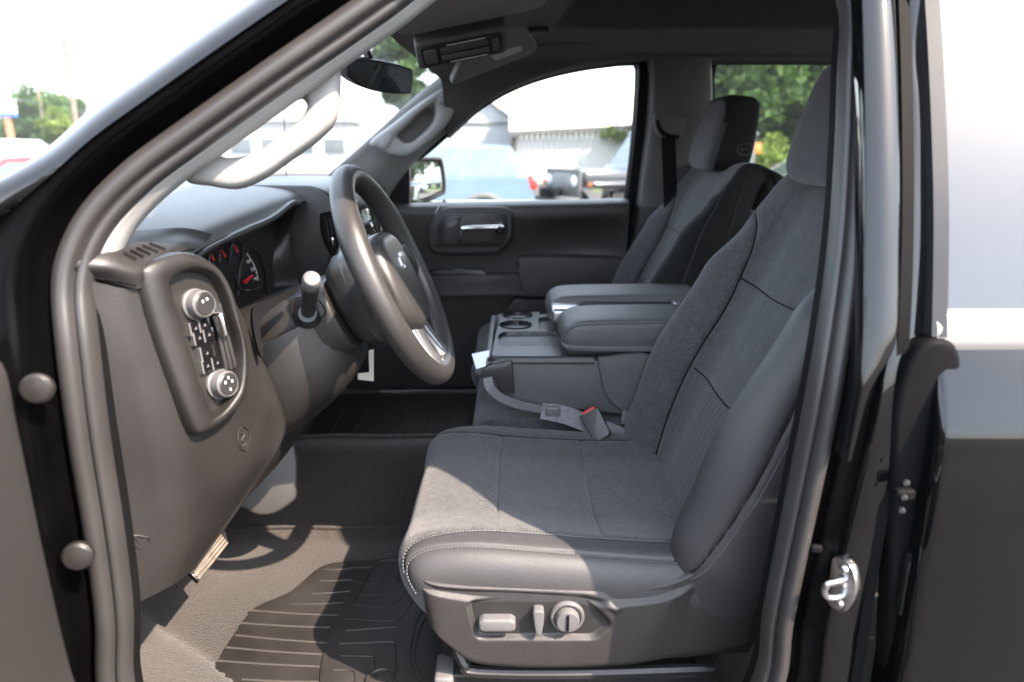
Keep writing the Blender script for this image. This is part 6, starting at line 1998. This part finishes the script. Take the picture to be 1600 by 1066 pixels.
# white vehicle by the road
p = at(15, 225, 40)
vehicle('white_van', (p.x - 0.4, 41, 0), 0.2, 'white van at the picture edge below the roadside sign', 'white_paint', 5.2, 2.0, [(5.2, 0.8), (5.0, 1.1), (4.4, 1.2), (0.1, 1.25), (0.0, 0.8)], [(0.05, 1.2), (0.15, 2.0), (2.0, 2.05), (3.6, 2.0), (4.5, 1.2)], (1.0, 4.2), 0.36, 'van')
# box trailer behind the truck
t = thing('box_trailer', (27.0, 7.6, 0), 'white box trailer behind the truck, shown in the outside mirror', 'trailer')
obj('box_body', *rbox((27.0, 7.6, 2.1), (2.4, 5.0, 2.5), 0.06), 'white_paint', t)
obj('chassis', *box((27.0, 7.6, 0.72), (1.6, 4.6, 0.18)), 'cladding', t, smooth=False)
for sy in (-1.4, 1.4):
    for sx in (-0.95, 0.95):
        w = obj('wheel', *lathe([(0.25, -0.1), (0.42, -0.1), (0.42, 0.1), (0.25, 0.1)], (27.0 + sx, 7.6 + sy, 0.42), (1, 0, 0), 18), 'tyre', t)

# dark off-roader with upright slotted grille
p = at(900, 300, 12.0)
OX, OY = p.x, 12.4
t = thing('off_road_vehicle', (OX + 1.7, OY, 0), 'dark off-road vehicle with upright slotted grille and round headlamps by the shed', 'SUV')
th_ = math.radians(205)
R = Matrix.Rotation(th_, 3, 'Z')
oo = V((OX + 1.55, OY + 0.95, 0))
def lv(x, y, z):
    return oo + R @ V((x, y, z))
obj('hood', *rbox(lv(1.25, 0, 1.02), (1.25, 1.35, 0.26), 0.06, R), 'dark_paint', t)
gr = obj('grille', *rbox(lv(1.90, 0, 0.93), (0.08, 1.20, 0.50), 0.03, R), 'cladding', t)
for k in range(7):
    obj('grille_slot', *rbox(lv(1.945, -0.27 + 0.09 * k, 0.95), (0.02, 0.05, 0.32), 0.008, R), 'silver', gr)
for s in (-1, 1):
    obj('head_lamp', *lathe([(0.10, 0), (0.10, 0.03), (0.06, 0.05), (0, 0.055)], lv(1.93, s * 0.44, 0.98), R @ V((1, 0, 0)), 20), 'lamp_lens', gr)
    fl = obj('fender', *rbox(lv(1.35, s * 0.80, 0.93), (1.0, 0.30, 0.10), 0.04, R), 'dark_paint', t)
    obj('turn_lamp', *rbox(lv(1.83, s * 0.80, 0.93), (0.05, 0.16, 0.07), 0.02, R), 'amber', fl)
    for wx in (1.30, -1.15):
        w = obj('wheel', *lathe([(0.24, -0.13), (0.36, -0.13), (0.40, -0.08), (0.40, 0.08), (0.36, 0.13), (0.24, 0.13)], lv(wx, s * 0.76, 0.40), R @ V((0, s, 0)), 24), 'tyre', t)
        obj('rim', *lathe([(0.24, 0.0), (0.24, 0.11), (0.1, 0.10), (0, 0.11)], lv(wx, s * 0.76, 0.40), R @ V((0, s, 0)), 18), 'silver', w)
obj('body_tub', *rbox(lv(-0.65, 0, 0.85), (2.6, 1.55, 0.70), 0.06, R), 'dark_paint', t)
cb = [lv(0.55, -0.70, 1.18), lv(0.55, 0.70, 1.18), lv(0.15, 0.62, 1.78), lv(0.15, -0.62, 1.78)]
obj('windscreen', cb + [p_ + R @ V((-0.04, 0, 0)) for p_ in cb], [(0, 1, 2, 3), (7, 6, 5, 4), (0, 4, 5, 1), (1, 5, 6, 2), (2, 6, 7, 3), (3, 7, 4, 0)], 'sky_pale_glass', t, smooth=False)
obj('hard_top', *rbox(lv(-0.85, 0, 1.76), (2.05, 1.32, 0.12), 0.05, R), 'dark_paint', t)
for s in (-1, 1):
    obj('side_window', *box(lv(-0.8, s * 0.68, 1.45), (1.9, 0.03, 0.48), R), 'sky_pale_glass', t, smooth=False)
obj('front_bumper', *rbox(lv(2.10, 0, 0.62), (0.22, 1.6, 0.20), 0.05, R), 'cladding', t)
obj('winch', *rbox(lv(2.16, 0.0, 0.78), (0.20, 0.5, 0.16), 0.03, R), 'seal_dark', t)
# small things on the verge
p = at(1180, 232, 24)
t = thing('orange_marker', (p.x, p.y, 0), 'small orange marker on a post before the trees, beside the passenger headrest', 'marker')
obj('post', *box((p.x, p.y, p.z / 2), (0.06, 0.06, p.z)), 'pole', t, smooth=False)
obj('plate', *rbox((p.x, p.y - 0.04, p.z), (0.34, 0.03, 0.34), 0.01), 'amber', t)
p = at(1222, 260, 20)
t = thing('wooden_cabinet', (p.x, p.y, 0), 'dark brown box on the verge behind the white car, between the headrests', 'box')
obj('case', *rbox((p.x, p.y, p.z * 0.5), (0.5, 0.4, p.z), 0.02), 'bark', t)
obj('lid', *rbox((p.x, p.y, p.z + 0.02), (0.58, 0.48, 0.06), 0.01), 'bark', t)

# ---- air
hm, nt, N, L, B = new_mat('haze_air')
N.remove(B)
pv = N.new('ShaderNodeVolumePrincipled')
pv.inputs['Color'].default_value = (0.90, 0.94, 1.0, 1)
pv.inputs['Density'].default_value = 0.0009
pv.inputs['Anisotropy'].default_value = 0.2
L.new(pv.outputs[0], N['Material Output'].inputs['Volume'])
hz = obj('haze', *box((0, 0, 44), (1980, 1980, 90)), hm, None, smooth=False)
tag(hz, kind='stuff')
scene.cycles.volume_bounces = 0
scene.cycles.volume_step_rate = 8
scene.cycles.volume_max_steps = 32
